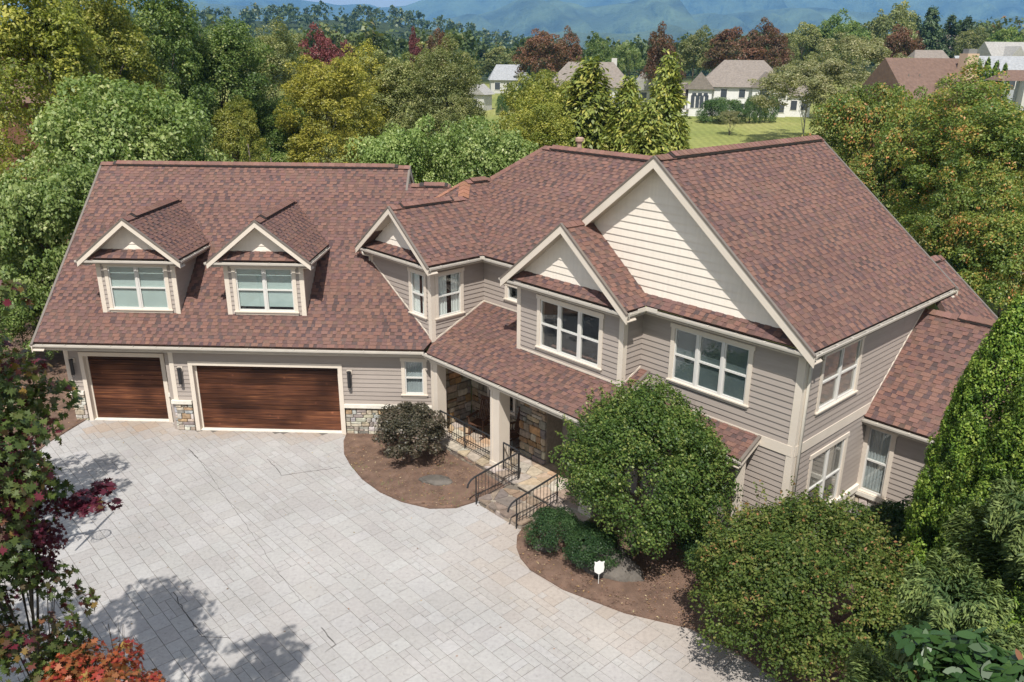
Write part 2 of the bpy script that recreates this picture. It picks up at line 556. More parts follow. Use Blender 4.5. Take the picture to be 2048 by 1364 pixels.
def roof_plane(pts, udir, parent, singles=False, thick=0.13, course=0.128):
    P = [np.array(p, float) for p in pts]
    U = np.array(udir, float); U /= np.linalg.norm(U)
    nn = np.cross(P[1] - P[0], P[2] - P[0]); nn /= np.linalg.norm(nn)
    if nn[2] < 0: nn = -nn
    V = np.cross(nn, U)
    if V[2] < 0: U = -U; V = np.cross(nn, U)
    O = min(P, key=lambda q: q[2])
    poly = ccw([((q - O) @ U, (q - O) @ V) for q in P])
    def to3(u, v, t): return O + U * u + V * v + nn * t
    deck = MB().poly_prism([to3(u, v, 0.0) for u, v in poly], [to3(u, v, -thick) for u, v in poly])
    roof = deck.build('roof', 'deck', parent)
    us = [p[0] for p in poly]; vs = [p[1] for p in poly]
    mb = MB()
    rr = random.Random(int(abs(O[0] * 91 + O[1] * 37 + O[2] * 13)) + len(pts))
    v = min(vs); row = 0
    while v < max(vs):
        v1 = v + course
        tint = rr.uniform(-0.05, 0.05)
        strip = clip_convex([(min(us), v), (max(us), v), (max(us), v1 + .01), (min(us), v1 + .01)], poly)
        if len(strip) > 2 and abs(area2(strip)) > 1e-4:
            u = min(us) - rr.uniform(0, .6)
            # lower laminate: long dark strips
            while u < max(us):
                w_ = rr.uniform(.35, .95)
                q = clip_convex([(u, v), (u + w_, v), (u + w_, v1), (u, v1)], poly)
                if len(q) > 2 and abs(area2(q)) > 1e-4:
                    mb.shell([to3(a, b, .004 + .006 * (1 - (b - v) / course)) for a, b in q], [to3(a, b, -.004) for a, b in q], jit(rr.choice(STRIP), .16, rr))
                u += w_
            # upper laminate: raised lighter tabs
            u = min(us) - rr.uniform(0, .6)
            while u < max(us):
                w_ = rr.uniform(.14, .27); gap = rr.uniform(.09, .20)
                up = v1 + .012
                q = clip_convex([(u + .012, v), (u + w_ - .012, v), (u + w_, up), (u, up)], poly)
                if len(q) > 2 and abs(area2(q)) > 5e-4:
                    top = [to3(a, b, .009 + .013 * (1 - (b - v) / (up - v))) for a, b in q]
                    bot = [to3(a, b, .002) for a, b in q]
                    col = jit(rr.choice(TABS), .06, rr); col = tuple(x * (1 + tint) for x in col)
                    if singles:
                        MB().shell(top, bot, col).build('shingle', 'shingle', roof)
                    else:
                        mb.shell(top, bot, col)
                u += w_ + gap
        v = v1; row += 1
    o = mb.build('shingle_courses', 'shingle', roof)
    o['kind'] = 'stuff'
    return roof


def ridge(p0, p1, parent, wdir=None, half=0.17, drop=0.10, lift=0.03, vent=None, color=(0.185, 0.103, 0.083)):
    """ridge or hip: overlapping cap shingles, over a dark vent strip where there is one"""
    p0 = np.array(p0, float); p1 = np.array(p1, float)
    L = np.linalg.norm(p1 - p0); d = (p1 - p0) / L
    s_ = np.cross(d, (0, 0, 1.0)); s_ /= np.linalg.norm(s_)
    up = np.cross(s_, d)
    if up[2] < 0: up = -up
    mb = MB(); n = max(1, int(L / .2))
    for i in range(n):
        t0 = L * i / n; t1 = L * (i + 1.25) / n
        t1 = min(t1, L)
        inv = vent and vent[0] * L <= t0 and t1 <= vent[1] * L + .01
        h0 = lift + (.055 if inv else 0) + .016; h1 = lift + (.055 if inv else 0)
        col = jit(color, .14)
        a, b = p0 + d * t0, p0 + d * t1
        for q in (-1, 1):
            top = [a + up * h0, a + s_ * q * half + up * (h0 - drop), b + s_ * q * half + up * (h1 - drop), b + up * h1]
            bot = [x - up * .012 for x in top]
            mb.poly_prism(top, bot, col)
    o = mb.build('ridge_cap', 'shingle', parent)
    if vent:
        vb = MB()
        a, b = p0 + d * (vent[0] * L + .02), p0 + d * (vent[1] * L - .02)
        for q in (-1, 1):
            k = half * .96; e = drop * .96
            top = [a + up * (lift + .045), a + s_ * q * k + up * (lift + .045 - e), b + s_ * q * k + up * (lift + .045 - e), b + up * (lift + .045)]
            vb.poly_prism(top, [x - up * .06 for x in top])
        vb.build('ridge_vent', 'vent', o)
    return o


def barge(p0, p1, out, parent, depth=0.25, soff=0.39):
    """rake board under a roof edge plus its dark drip edge; out = outward normal"""
    p0 = np.array(p0, float); p1 = np.array(p1, float); out = np.array(out, float)
    z = np.array([0, 0, 1.0]); d = p1 - p0; d /= np.linalg.norm(d)
    def strip(h0, h1, d0, d1):
        return ([p0 + z * h1 + out * d1, p1 + z * h1 + out * d1, p1 + z * h0 + out * d1, p0 + z * h0 + out * d1],
                [p0 + z * h1 + out * d0, p1 + z * h1 + out * d0, p1 + z * h0 + out * d0, p0 + z * h0 + out * d0])
    t, b = strip(-depth, -.012, -.02, .014)
    o = MB().poly_prism(t, b).build('rake_board', 'trim', parent)
    t, b = strip(-.026, .032, -.05, .030)
    MB().poly_prism(t, b).build('drip_edge', 'drip', o)
    t, b = strip(-.205, -.185, -soff, -.021)
    MB().poly_prism(t, b).build('rake_soffit', 'soffit', o)
    return o


def gutter(p0, p1, out, parent, ext0=0.0, ext1=0.0):
    """open K-profile gutter; p0-p1 is its outer top lip"""
    p0 = np.array(p0, float); p1 = np.array(p1, float); out = np.array(out, float)
    d = p1 - p0; L = np.linalg.norm(d); d /= L
    p0 = p0 - d * ext0; p1 = p1 + d * ext1
    prof = [(-.115, -.005), (-.115, -.11), (-.045, -.11), (-.012, -.065), (-.004, -.03), (0, -.004), (0, 0), (-.018, 0), (-.018, -.012), (-.03, -.062), (-.055, -.098), (-.105, -.098), (-.105, -.005)]
    mb = MB(); n = len(prof)
    for e in (p0, p1):
        mb.v += [tuple(e + out * x + np.array([0, 0, z])) for x, z in prof]
    for i in range(n):
        j = (i + 1) % n
        mb.f.append((i, j, n + j, n + i))
    mb.f.append(tuple(range(n))[::-1]); mb.f.append(tuple(range(n, 2 * n)))
    o = mb.build('gutter', 'gutter', parent)
    # dark strip along the trough behind the lip
    t = [e + out * x + np.array([0, 0, -.085]) for e, x in ((p0, -.02), (p1, -.02), (p1, -.10), (p0, -.10))]
    MB().poly_prism(t, [q - np.array([0, 0, .008]) for q in t]).build('trough', 'vent', o)
    k = max(2, int(L / .75))
    hb = MB()
    for i in range(k):
        c = p0 + d * (L * (i + .5) / k)
        q = [c + out * .004 - d * .014, c + out * .004 + d * .014, c - out * .09 + d * .014, c - out * .09 - d * .014]
        hb.poly_prism([x + np.array([0, 0, .010]) for x in q], [x + np.array([0, 0, .002]) for x in q])
    hb.build('hanger', 'gutter', o)
    return o


NB = [0]


def siding(fr, poly, parent, wall, openings=(), pitch=0.152, mat='siding', name='siding_board', t0=0.020, zbase=None, joined=False):
    """lap boards clipped to a convex wall polygon (u,z), stopping at openings (u0,u1,z0,z1)"""
    poly = ccw(poly); J = MB()
    us = [p[0] for p in poly]; zs = [p[1] for p in poly]
    z = min(zs) if zbase is None else zbase
    while z < max(zs) - .01:
        segs = [(min(us) - .01, max(us) + .01)]
        for (a0, a1, c0, c1) in openings:
            if min(z + pitch, c1) - max(z, c0) > pitch * .5:
                ns = []
                for s0, s1 in segs:
                    if a1 <= s0 or a0 >= s1: ns.append((s0, s1)); continue
                    if a0 > s0: ns.append((s0, a0))
                    if a1 < s1: ns.append((a1, s1))
                segs = ns
        segs2 = []
        for s0, s1 in segs:
            if s1 - s0 > 3.4 and mat == 'siding':
                c_ = s0 + (s1 - s0) * random.uniform(.25, .75); segs2 += [(s0, c_ - .002), (c_ + .002, s1)]
            else: segs2.append((s0, s1))
        for s0, s1 in segs2:
            if s1 - s0 < .03: continue
            q = clip_convex([(s0, z), (s1, z), (s1, z + pitch + .02), (s0, z + pitch + .02)], poly)
            if len(q) < 3 or abs(area2(q)) < 2e-3: continue
            def dd(zz): return .005 + (t0 * 1.25) * (1 - (zz - z) / (pitch + .02))
            m_ = J if joined else MB()
            m_.poly_prism([fr.p(u, zz, dd(zz)) for u, zz in q], [fr.p(u, zz, -.02) for u, zz in q])
            if not joined: m_.build(name, mat, wall)
        z += pitch
    if joined and J.v: J.build('siding_courses', mat, wall)['kind'] = 'stuff'


def wall_part(fr, poly, parent, mat='room', d0=-.16, d1=-.14, name='wall'):
    """studded wall core behind the boards"""
    return MB().poly_prism([fr.p(u, z, d1) for u, z in poly], [fr.p(u, z, d0) for u, z in poly]).build(name, mat, parent)


def wall_with_holes(fr, u0, u1, z0, z1, openings, parent, mat='mortar', d0=-.15, d1=-.03):
    """wall core as boxes around the openings"""
    mb = MB()
    ops = sorted(openings)
    cur = u0
    for (a0, a1, c0, c1) in ops:
        if a0 > cur: mb.fbox(fr, cur, a0, z0, z1, d0, d1)
        if c0 > z0: mb.fbox(fr, a0, a1, z0, min(c0, z1), d0, d1)
        if c1 < z1: mb.fbox(fr, a0, a1, max(c1, z0), z1, d0, d1)
        cur = a1
    if cur < u1: mb.fbox(fr, cur, u1, z0, z1, d0, d1)
    return mb.build('wall', mat, parent)


def curtain_mesh(fr, u0, u1, z0, z1, d, waves, amp=.025):
    mb = MB(); n = max(6, waves * 4)
    for i in range(n + 1):
        u = u0 + (u1 - u0) * i / n
        dd = d + amp * math.sin(i / n * waves * 2 * math.pi) + random.uniform(-.004, .004)
        mb.v += [fr.p(u, z0, dd), fr.p(u, z1, dd)]
    for i in range(n):
        mb.f.append((2 * i, 2 * i + 2, 2 * i + 3, 2 * i + 1))
    return mb


def window(fr, u0, u1, z0, z1, n, parent, cover=None, casing=.115, head=True, frame_mat='vinyl', split=True, sill=True, cover_frac=1.0, label=None):
    """u0..z1 = outside of the casing; n units side by side, each with two sashes"""
    c = casing
    mb = MB()
    mb.fbox(fr, u0, u0 + c, z0 + c, z1 - c, -.03, .045)
    mb.fbox(fr, u1 - c, u1, z0 + c, z1 - c, -.03, .045)
    mb.fbox(fr, u0 - (.03 if head else 0), u1 + (.03 if head else 0), z1 - c + .001, z1, -.03, .055)
    win = mb.build('window', 'trim', parent)
    if label: win['label'] = label
    if sill:
        s = MB().fbox(fr, u0 - .03, u1 + .03, z0 + c - .035, z0 + c, -.03, .085)
        s.build('sill', 'trim', win)
        MB().fbox(fr, u0 + .003, u1 - .003, z0, z0 + c - .036, -.03, .04).build('apron', 'trim', win)
    else:
        MB().fbox(fr, u0, u1, z0, z0 + c, -.03, .045).build('sill', 'trim', win)
    U0, U1, Z0, Z1 = u0 + c, u1 - c, z0 + c, z1 - c
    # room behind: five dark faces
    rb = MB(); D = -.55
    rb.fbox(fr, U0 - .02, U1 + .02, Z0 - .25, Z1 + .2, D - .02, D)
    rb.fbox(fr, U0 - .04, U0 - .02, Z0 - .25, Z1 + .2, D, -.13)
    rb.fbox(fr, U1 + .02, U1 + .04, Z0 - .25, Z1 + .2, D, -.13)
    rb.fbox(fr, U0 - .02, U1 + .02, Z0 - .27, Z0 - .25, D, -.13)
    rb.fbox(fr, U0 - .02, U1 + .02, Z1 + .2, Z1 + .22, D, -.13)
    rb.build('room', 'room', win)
    # reveal between wall core and sash
    mull = .06
    uw = (U1 - U0 - mull * (n - 1)) / n
    for i in range(n):
        a0 = U0 + i * (uw + mull); a1 = a0 + uw
        if i:
            MB().fbox(fr, a0 - mull, a0, Z0, Z1, -.06, .030).build('mullion', frame_mat, win)
        st = .042; zm = (Z0 + Z1) / 2
        f = MB()
        f.fbox(fr, a0, a0 + st, Z0, Z1, -.05, .012)
        f.fbox(fr, a1 - st, a1, Z0, Z1, -.05, .012)
        f.fbox(fr, a0 + st, a1 - st, Z1 - st, Z1, -.05, .012)
        f.fbox(fr, a0 + st, a1 - st, Z0, Z0 + st * 1.3, -.05, .012)
        if split:
            f.fbox(fr, a0 + st, a1 - st, zm - .024, zm + .024, -.055, .018)
        f.build('sash', frame_mat, win)
        for (g0, g1, dg) in (((Z0 + st * 1.3, zm - .024, -.020), (zm + .024, Z1 - st, -.006)) if split else ((Z0 + st * 1.3, Z1 - st, -.012),)):
            MB().fbox(fr, a0 + st, a1 - st, g0, g1, dg - .004, dg).build('pane', 'glass', win)
        if cover in ('blind', 'shade'):
            zb = Z1 - (Z1 - Z0) * cover_frac
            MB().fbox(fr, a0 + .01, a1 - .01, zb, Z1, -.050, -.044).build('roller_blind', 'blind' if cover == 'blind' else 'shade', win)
        elif cover in ('curtain', 'sheer'):
            curtain_mesh(fr, a0, a1, Z0 - .1, Z1, -.085, 7, .015).build('curtain', cover, win, smooth=True)
        elif cover == 'drapes':
            curtain_mesh(fr, a0, a0 + uw * .46, Z0 - .1, Z1, -.085, 4, .018).build('curtain', 'curtain', win, smooth=True)
            curtain_mesh(fr, a1 - uw * .34, a1, Z0 - .1, Z1, -.085, 3, .018).build('curtain', 'curtain', win, smooth=True)
    return win


STONE_C = [(0.42, 0.36, 0.28), (0.46, 0.42, 0.36), (0.36, 0.33, 0.29), (0.33, 0.33, 0.32), (0.50, 0.47, 0.42), (0.38, 0.27, 0.17), (0.46, 0.40, 0.31), (0.27, 0.24, 0.21), (0.52, 0.49, 0.44), (0.38, 0.37, 0.36), (0.49, 0.44, 0.35)]
STONE_P = [(0.286, 0.227, 0.163), (0.338, 0.280, 0.208), (0.247, 0.208, 0.169), (0.390, 0.325, 0.240), (0.312, 0.202, 0.111), (0.221, 0.195, 0.176), (0.364, 0.293, 0.208), (0.273, 0.247, 0.215), (0.468, 0.416, 0.338), (0.416, 0.260, 0.130)]


def stones(fr, u0, u1, z0, z1, parent, hole=None, sz=.22, seed=1, pal=STONE_C, proud=.05, skew=.22, joined=False):
    """random-coursed stones, each its own piece"""
    rr = random.Random(seed); J = MB()
    z = z0
    rows = []
    while z < z1 - .02:
        h = rr.uniform(.6, 1.25) * sz
        if z1 - z - h < sz * .5: h = z1 - z
        rows.append((z, z + h)); z += h
    joint = .009
    for (a, b) in rows:
        u = u0
        while u < u1 - .02:
            w_ = rr.uniform(.7, 2.3) * sz
            if u1 - u - w_ < sz * .5: w_ = u1 - u
            cells = [(u, u + w_, a, b)]
            if b - a > sz * .85 and w_ > sz * 1.1 and rr.random() < .4:
                zc = a + (b - a) * rr.uniform(.35, .65)
                if rr.random() < .5:
                    cells = [(u, u + w_, a, zc), (u, u + w_, zc, b)]
                else:
                    uc = u + w_ * rr.uniform(.4, .6)
                    cells = [(u, uc, a, zc), (uc, u + w_, a, zc), (u, u + w_, zc, b)]
            for (p0, p1, q0, q1) in cells:
                if hole and p1 > hole[0] and p0 < hole[1] and q1 > hole[2] and q0 < hole[3]:
                    continue
                k = skew * min(p1 - p0, q1 - q0)
                def jt(x): return rr.uniform(0, k)
                # eight-cornered face: corners cut unevenly
                l, r_, bt, tp = p0 + joint, p1 - joint, q0 + joint, q1 - joint
                pts = [(l + jt(0), bt), (r_ - jt(0), bt), (r_, bt + jt(0)), (r_, tp - jt(0)), (r_ - jt(0), tp), (l + jt(0), tp), (l, tp - jt(0)), (l, bt + jt(0))]
                d = proud * rr.uniform(.55, 1.1)
                cx, cz = (l + r_) / 2, (bt + tp) / 2
                mb = MB(); col = jit(rr.choice(pal), .16, rr)
                face = [(cx + (x - cx) * .88, cz + (y - cz) * .86) for x, y in pts]
                n = 8
                mb.v = [fr.p(x, y, d * rr.uniform(.9, 1.1)) for x, y in face] + [fr.p(x, y, d * .55) for x, y in pts] + [fr.p(x, y, -.04) for x, y in pts]
                mb.f = [tuple(range(8))]
                for i in range(n):
                    j = (i + 1) % n
                    mb.f += [(i, n + i, n + j, j), (n + i, 2 * n + i, 2 * n + j, n + j)]
                mb.c = [col] * len(mb.f)
                if joined:
                    k0 = len(J.v); J.v += mb.v; J.f += [tuple(k0 + q_ for q_ in f_) for f_ in mb.f]; J.c += mb.c
                else: mb.build('stone', 'stone', parent)
            u += w_
    if joined: J.build('stonework', 'stone', parent)['kind'] = 'stuff'

# ================================================================== THE HOUSE
HG, OVG, GX0, GX1, GX2, GYR, GZR = 3.15, 0.45, -7.503, 5.36, 4.153, 5.614, 8.284
GS = (GZR - HG) / (GYR + OVG)
ZE, S, OV = 5.966, 0.82, 0.387
EI = 0.085                                  # roof edge sits this far behind the gutter lip
AT0, AT1, BT, BN = -3.027, 1.085, 0.913, 3.119
AP0, AP1, BP, BB, AB1, BBK = 3.356, 8.178, 1.875, 2.655, 12.844, 10.92
AR = 8.107; ZR = ZE + S * (AB1 - AR)
APM = (AP0 + AP1) / 2; ZPM = ZE + S * (AP1 - APM)
BPO, SP = 0.785, 0.435
Xv, Yv = (1, 0, 0), (0, 1, 0)


def gz(y): return HG + GS * (y + OVG)
def gp(x, y): return (x, y, gz(y))


# --- garage wing roofs
roof_plane([gp(GX0, -OVG + EI), gp(GX2, -OVG + EI), gp(GX2, GYR), gp(GX0, GYR)], Xv, HOUSE)
roof_plane([gp(GX2, -OVG + EI), gp(GX1, -OVG + EI), gp(5.62, -.08), gp(5.75, 4.95), gp(GX2, 4.95)], Xv, HOUSE)
def gbz(y): return GZR - GS * (y - GYR)
roof_plane([(GX0, GYR, GZR), (GX2, GYR, GZR), (GX2, 11.6, gbz(11.6)), (GX0, 11.6, gbz(11.6))], Xv, HOUSE)
roof_plane([(GX2, 4.95, gz(4.95)), (5.75, 4.95, gz(4.95)), (5.75, 9.6, gz(4.95) - GS * 4.65), (GX2, 9.6, gz(4.95) - GS * 4.65)], Xv, HOUSE)
ridge((GX0, GYR, GZR), (GX2, GYR, GZR), HOUSE, vent=(.04, .965))
ridge((GX2 + .15, 4.95, gz(4.95)), (5.7, 4.95, gz(4.95)), HOUSE, vent=(.2, .97))
barge((GX0, -OVG, HG), (GX0, GYR, GZR), (-1, 0, 0), HOUSE)
barge((GX0, 11.6, gbz(11.6)), (GX0, GYR, GZR), (-1, 0, 0), HOUSE)
barge((GX2, 4.7, gz(4.7)), (GX2, GYR, GZR), (1, 0, 0), HOUSE)
barge((GX2, 9.4, gbz(9.4)), (GX2, GYR, GZR), (1, 0, 0), HOUSE)
MB().poly_prism([(GX2 - .05, 4.6, gz(4.6) - .1), (GX2 - .05, GYR, GZR - .14), (GX2 - .05, 9.2, gbz(9.2) - .1)],
                [(GX2 - .12, 4.6, gz(4.6) - .1), (GX2 - .12, GYR, GZR - .14), (GX2 - .12, 9.2, gbz(9.2) - .1)]).build('gable_wall', 'siding', HOUSE)
gutter((GX0, -OVG, HG), (GX1, -OVG, HG), (0, -1, 0), HOUSE, ext0=.06, ext1=.0)
MB().box((GX0 + .1, -OVG + .1, HG - .20), (5.70, .02, HG - .16)).build('soffit', 'soffit', HOUSE)
MB().box((GX0 + .1, .021, HG - .20), (-3.25, .62, HG - .16)).build('soffit', 'soffit', HOUSE)
MB().box((GX0 + .02, -OVG + .115, HG - .19), (GX1 - .05, -OVG + .137, HG - .012)).build('fascia', 'trim', HOUSE)

# --- garage walls
g0 = gfront(0.0); g6 = gfront(0.6)
DOOR2 = (-2.44, 2.44, 0.0, 2.40); DOOR1 = (-6.48, -3.80, 0.0, 2.42)
gw = wall_with_holes(g0, -3.2, 5.78, 0, 2.95, [(-2.60, 2.60, -1, 2.54), (4.62, 5.32, 1.48, 2.74)], HOUSE)
siding(g0, [(-3.2, 1.13), (5.70, 1.13), (5.70, 2.95), (-3.2, 2.95)], HOUSE, gw, [(-2.58, 2.58, 0, 2.52), (4.60, 5.34, 1.40, 2.80)])
gl_ = wall_with_holes(g6, -7.1, -3.2, 0, 2.95, [(-6.64, -3.66, -1, 2.56)], HOUSE)
siding(g6, [(-7.1, 1.13), (-3.2, 1.13), (-3.2, 2.95), (-7.1, 2.95)], HOUSE, gl_, [(-6.62, -3.68, 0, 2.55)], joined=True)
MB().box((-3.36, 0.02, 0), (-3.21, .6, 2.95)).build('wall', 'siding', HOUSE)
lw = MB().poly_prism([(-7.06, .6, 0), (-7.06, 11.0, 0), (-7.06, 11.0, gbz(11) - .2), (-7.06, GYR, GZR - .2), (-7.06, .6, gz(.6) - .2)],
                     [(-6.96, .6, 0), (-6.96, 11.0, 0), (-6.96, 11.0, gbz(11) - .2), (-6.96, GYR, GZR - .2), (-6.96, .6, gz(.6) - .2)]).build('wall', 'siding', HOUSE)
MB().box((-7.0, 10.9, 0), (5.7, 11.05, 3.0)).build('wall', 'siding', HOUSE)
# corner boards and frieze
MB().fbox(g0, -3.215, -3.06, 1.13, 2.95, -.03, .035).build('corner_board', 'trim', HOUSE)
MB().fbox(g0, 5.62, 5.79, .0, 2.95, -.03, .037).build('corner_board', 'trim', HOUSE)
MB().fbox(g6, -7.13, -6.98, 1.13, 2.95, -.03, .035).build('corner_board', 'trim', HOUSE)
# stone base, ledge stones
sw = [(g0, 2.60, 5.60, 21), (g0, -3.20, -2.62, 22), (g6, -7.12, -6.66, 23), (g6, -3.66, -3.24, 24)]
for fr_, a0, a1, sdn in sw:
    stones(fr_, a0, a1, 0.0, 1.0, gw if fr_ is g0 else gl_, sz=.165, seed=sdn, joined=fr_ is g6)
    MB().fbox(fr_, a0 - .01, a1 + .02, 1.0, 1.125, -.03, .11).build('ledge_stone', 'cap', HOUSE)
pr = Fr((-3.215, 0, 0), (0, -1, 0), (-1, 0, 0))
stones(pr, -.58, 0.04, 0.0, 1.0, gw, sz=.165, seed=25, joined=True)
MB().fbox(pr, -.58, 0.10, 1.003, 1.122, -.03, .09).build('ledge_stone', 'cap', HOUSE)


def garage_door(fr, x0, x1, z1, ny, label):
    d = thing_part = MB()
    # casing and jamb reveals
    d.fbox(fr, x0 - .14, x0, 0, z1, -.03, .05); d.fbox(fr, x1, x1 + .14, 0, z1, -.03, .05)
    d.fbox(fr, x0 - .14, x1 + .14, z1 + .001, z1 + .14, -.03, .052)
    d.fbox(fr, x0 - .02, x0 + .0, 0, z1, -.20, -.031); d.fbox(fr, x1, x1 + .02, 0, z1, -.20, -.031)
    d.fbox(fr, x0 - .02, x1 + .02, z1 + .002, z1 + .02, -.20, -.031)
    g = d.build('garage_door', 'trim', HOUSE)
    g['label'] = label
    h = (z1 - .03) / ny
    for i in range(ny):
        seam = .016 if i % 4 == 0 else .009
        MB().fbox(fr, x0 + .005, x1 - .005, .03 + i * h + seam, .03 + (i + 1) * h - .002, -.19, -.15 + random.uniform(-.002, .002)).build('plank', 'wood', g)
    MB().fbox(fr, x0, x1, .03, z1, -.22, -.195).build('backing', 'vent', g)
    MB().fbox(fr, x0 - .02, x1 + .02, .004, .03, -.24, .02).build('threshold', 'cap', g)
    for i in (-1, 1):
        t = MB()
        u = x0 + .03 if i < 0 else x1 - .03
        t.fbox(fr, u - .03, u + .03, .03, z1, -.148, -.125)
        t.build('stop_moulding', 'trim', g)
    return g


garage_door(g0, DOOR2[0], DOOR2[1], DOOR2[3], 13, 'wide double door of stained red-brown planks')
garage_door(g6, DOOR1[0], DOOR1[1], DOOR1[3], 13, 'narrow single door of dark stained planks')
window(g0, 4.55, 5.39, 1.40, 2.81, 1, HOUSE, cover='sheer')


def lantern(fr, u, label):
    o = MB()
    o.fbox(fr, u - .085, u + .085, 2.17, 2.34, .02, .05)
    base = o.build('mounting_block', 'trim', HOUSE)
    base['label'] = label
    c = np.array(fr.p(u, 0, .13))
    t = MB(); t.tube([c + (0, 0, 1.76), c + (0, 0, 2.30)], .062, 12)
    t.build('lamp_body', 'black', base, smooth=False)
    t = MB(); t.tube([c + (0, 0, 2.30), c + (0, 0, 2.315), c + (0, 0, 2.33)], [.075, .078, .05], 12)
    t.fbox(fr, u - .02, u + .02, 2.22, 2.27, .05, .13)
    t.build('lamp_cap', 'black', base)
    ring = MB(); pts = [c + np.array(fr.n) * .0 + np.array(fr.u) * .05 * math.cos(k * math.pi / 6) + np.array((0, 0, 1.70 + .05 * math.sin(k * math.pi / 6))) for k in range(13)]
    ring.tube(pts, .006, 5, cap=False); ring.build('finial_ring', 'black', base)


lantern(g0, -2.86, 'black cylinder wall lantern between the two garage doors')
lantern(g0, 2.82, 'black cylinder wall lantern right of the wide garage door')
lantern(g6, -6.86, 'black cylinder wall lantern left of the narrow garage door')


# --- dormers
def dormer(xc, cf):
    yw, yg, hw, he, z0 = 0.57, 0.17, 1.285, 1.685, 5.855
    za = z0 + .81 * he
    yb = (z0 - HG) / GS - OVG; yr = (za - HG) / GS - OVG
    for sgn in (-1, 1):
        e = xc + sgn * (he - EI); ze = z0 + .81 * EI
        ybe = (ze - HG) / GS - OVG
        roof_plane([(e, yg, ze), (e, ybe + .05, ze), (xc, yr + .05, za), (xc, yg, za)], Yv, HOUSE)
        barge((xc + sgn * he, yg, z0), (xc, yg, za), (0, -1, 0), HOUSE, depth=.20)
        gutter((xc + sgn * he, yg, z0), (xc + sgn * he, yb - .05, z0), (sgn, 0, 0), HOUSE, ext0=.0)
        fr = gright(xc + hw) if sgn > 0 else Fr((xc - hw, 0, 0), (0, 1, 0), (-1, 0, 0))
        ybw = (z0 - .14 - HG) / GS - OVG
        wl = MB().poly_prism([fr.p(yw, gz(yw) - .1, -.03), fr.p(yw, z0 - .14, -.03), fr.p(ybw, z0 - .14, -.03)],
                             [fr.p(yw, gz(yw) - .1, -.1), fr.p(yw, z0 - .14, -.1), fr.p(ybw, z0 - .14, -.1)]).build('dormer_wall', 'siding', HOUSE)
        siding(fr, [(yw, gz(yw) - .05), (yw, z0 - .14), (ybw, z0 - .14)], HOUSE, wl, joined=sgn < 0)
        MB().box((xc + sgn * (hw + .01) if sgn > 0 else xc - he + .1, yg + .1, z0 - .17), (xc + he - .1 if sgn > 0 else xc - hw - .01, yb - .1, z0 - .14)).build('soffit', 'soffit', HOUSE)
    ridge((xc, yg + .05, za), (xc, yr, za), HOUSE, vent=(.12, .93))
    gutter((xc - he, yg, z0), (xc + he, yg, z0), (0, -1, 0), HOUSE, ext0=.09, ext1=.0)
    w_ = yw - yg
    roof_plane([(xc - he + .1, yg + EI, z0 + .81 * EI), (xc + he - .1, yg + EI, z0 + .81 * EI), (xc + he - w_ - .02, yw + .02, z0 + .81 * (w_ + .02)), (xc - he + w_ + .02, yw + .02, z0 + .81 * (w_ + .02))], Xv, HOUSE, thick=.05)
    fr = gfront(yw)
    gwl = MB().poly_prism([fr.p(xc - 1.3, z0 + .28, -.03), fr.p(xc + 1.3, z0 + .28, -.03), fr.p(xc, za - .12, -.03)], [fr.p(xc - 1.3, z0 + .28, -.1), fr.p(xc + 1.3, z0 + .28, -.1), fr.p(xc, za - .12, -.1)]).build('dormer_gable', 'shake', HOUSE)
    siding(fr, [(xc - 1.3, z0 + .30), (xc + 1.3, z0 + .30), (xc, za - .12)], HOUSE, gwl, mat='shake', name='shake_course', pitch=.19)
    wl = wall_with_holes(fr, xc - hw, xc + hw, 3.95, z0 - .10, [(xc - .98, xc + .98, 4.1, 5.6)], HOUSE, mat='siding')
    siding(fr, [(xc - hw, 4.03), (xc + hw, 4.03), (xc + hw, z0 - .10), (xc - hw, z0 - .10)], HOUSE, wl, [(xc - 1.0, xc + 1.0, 3.8, 6)], joined=True)
    for sgn in (-1, 1):
        MB().fbox(fr, xc + sgn * (hw + .03) - (.15 if sgn > 0 else 0), xc + sgn * (hw + .03) + (.15 if sgn < 0 else 0), 3.98, z0 - .10, -.03, .03).build('corner_board', 'trim', HOUSE)
    window(fr, xc - 1.055, xc + 1.055, 4.02, 5.72, 2, HOUSE, cover='blind', cover_frac=cf, casing=.12)


dormer(-4.17, .97)
dormer(0.06, .90)

# --- main wing upper roofs (frame M)
def P3(a, b, z): return M3(a, b, z)
def zt(a): return ZE + S * (AT1 - a)
AT_R = -0.92
# tower gable
roof_plane([P3(AT1 - EI, BT, zt(AT1 - EI)), P3(AT1 - EI, BN + EI, zt(AT1 - EI)), P3(AT_R, BN + AT1 - AT_R, zt(AT_R)), P3(AT_R, BT, zt(AT_R))], E2, HOUSE)
roof_plane([P3(AT_R, 3.97, zt(AT_R)), P3(AT_R, BN + AT1 - AT_R, zt(AT_R)), P3(-1.45, BN + (AT1 + 1.45), zt(-1.45)), P3(-1.45, 4.5, zt(-1.45))], E2, HOUSE)
zl = lambda a: zt(AT_R) + S * (a - AT_R)
roof_plane([P3(AT_R, BT, zl(AT_R)), P3(AT_R, 3.97, zl(AT_R)), P3(-2.94, 1.95, zl(-2.94)), P3(-2.94, BT, zl(-2.94))], E2, HOUSE)
zf = lambda b: zt(AT_R) + S * (b - 3.97)
roof_plane([P3(AT_R, 3.97, zf(3.97)), P3(-1.45, 4.5, zf(4.5)), P3(-3.2, 2.75, zf(2.75)), P3(-2.67, 2.22, zf(2.22))], E1, HOUSE)
zb_ = lambda a: zt(-1.45) + S * (a + 1.45)
roof_plane([P3(-1.45, 4.5, zb_(-1.45)), P3(-1.45, 5.65, zb_(-1.45)), P3(-3.2, 7.4, zb_(-3.2)), P3(-3.2, 2.75, zb_(-3.2))], E2, HOUSE)
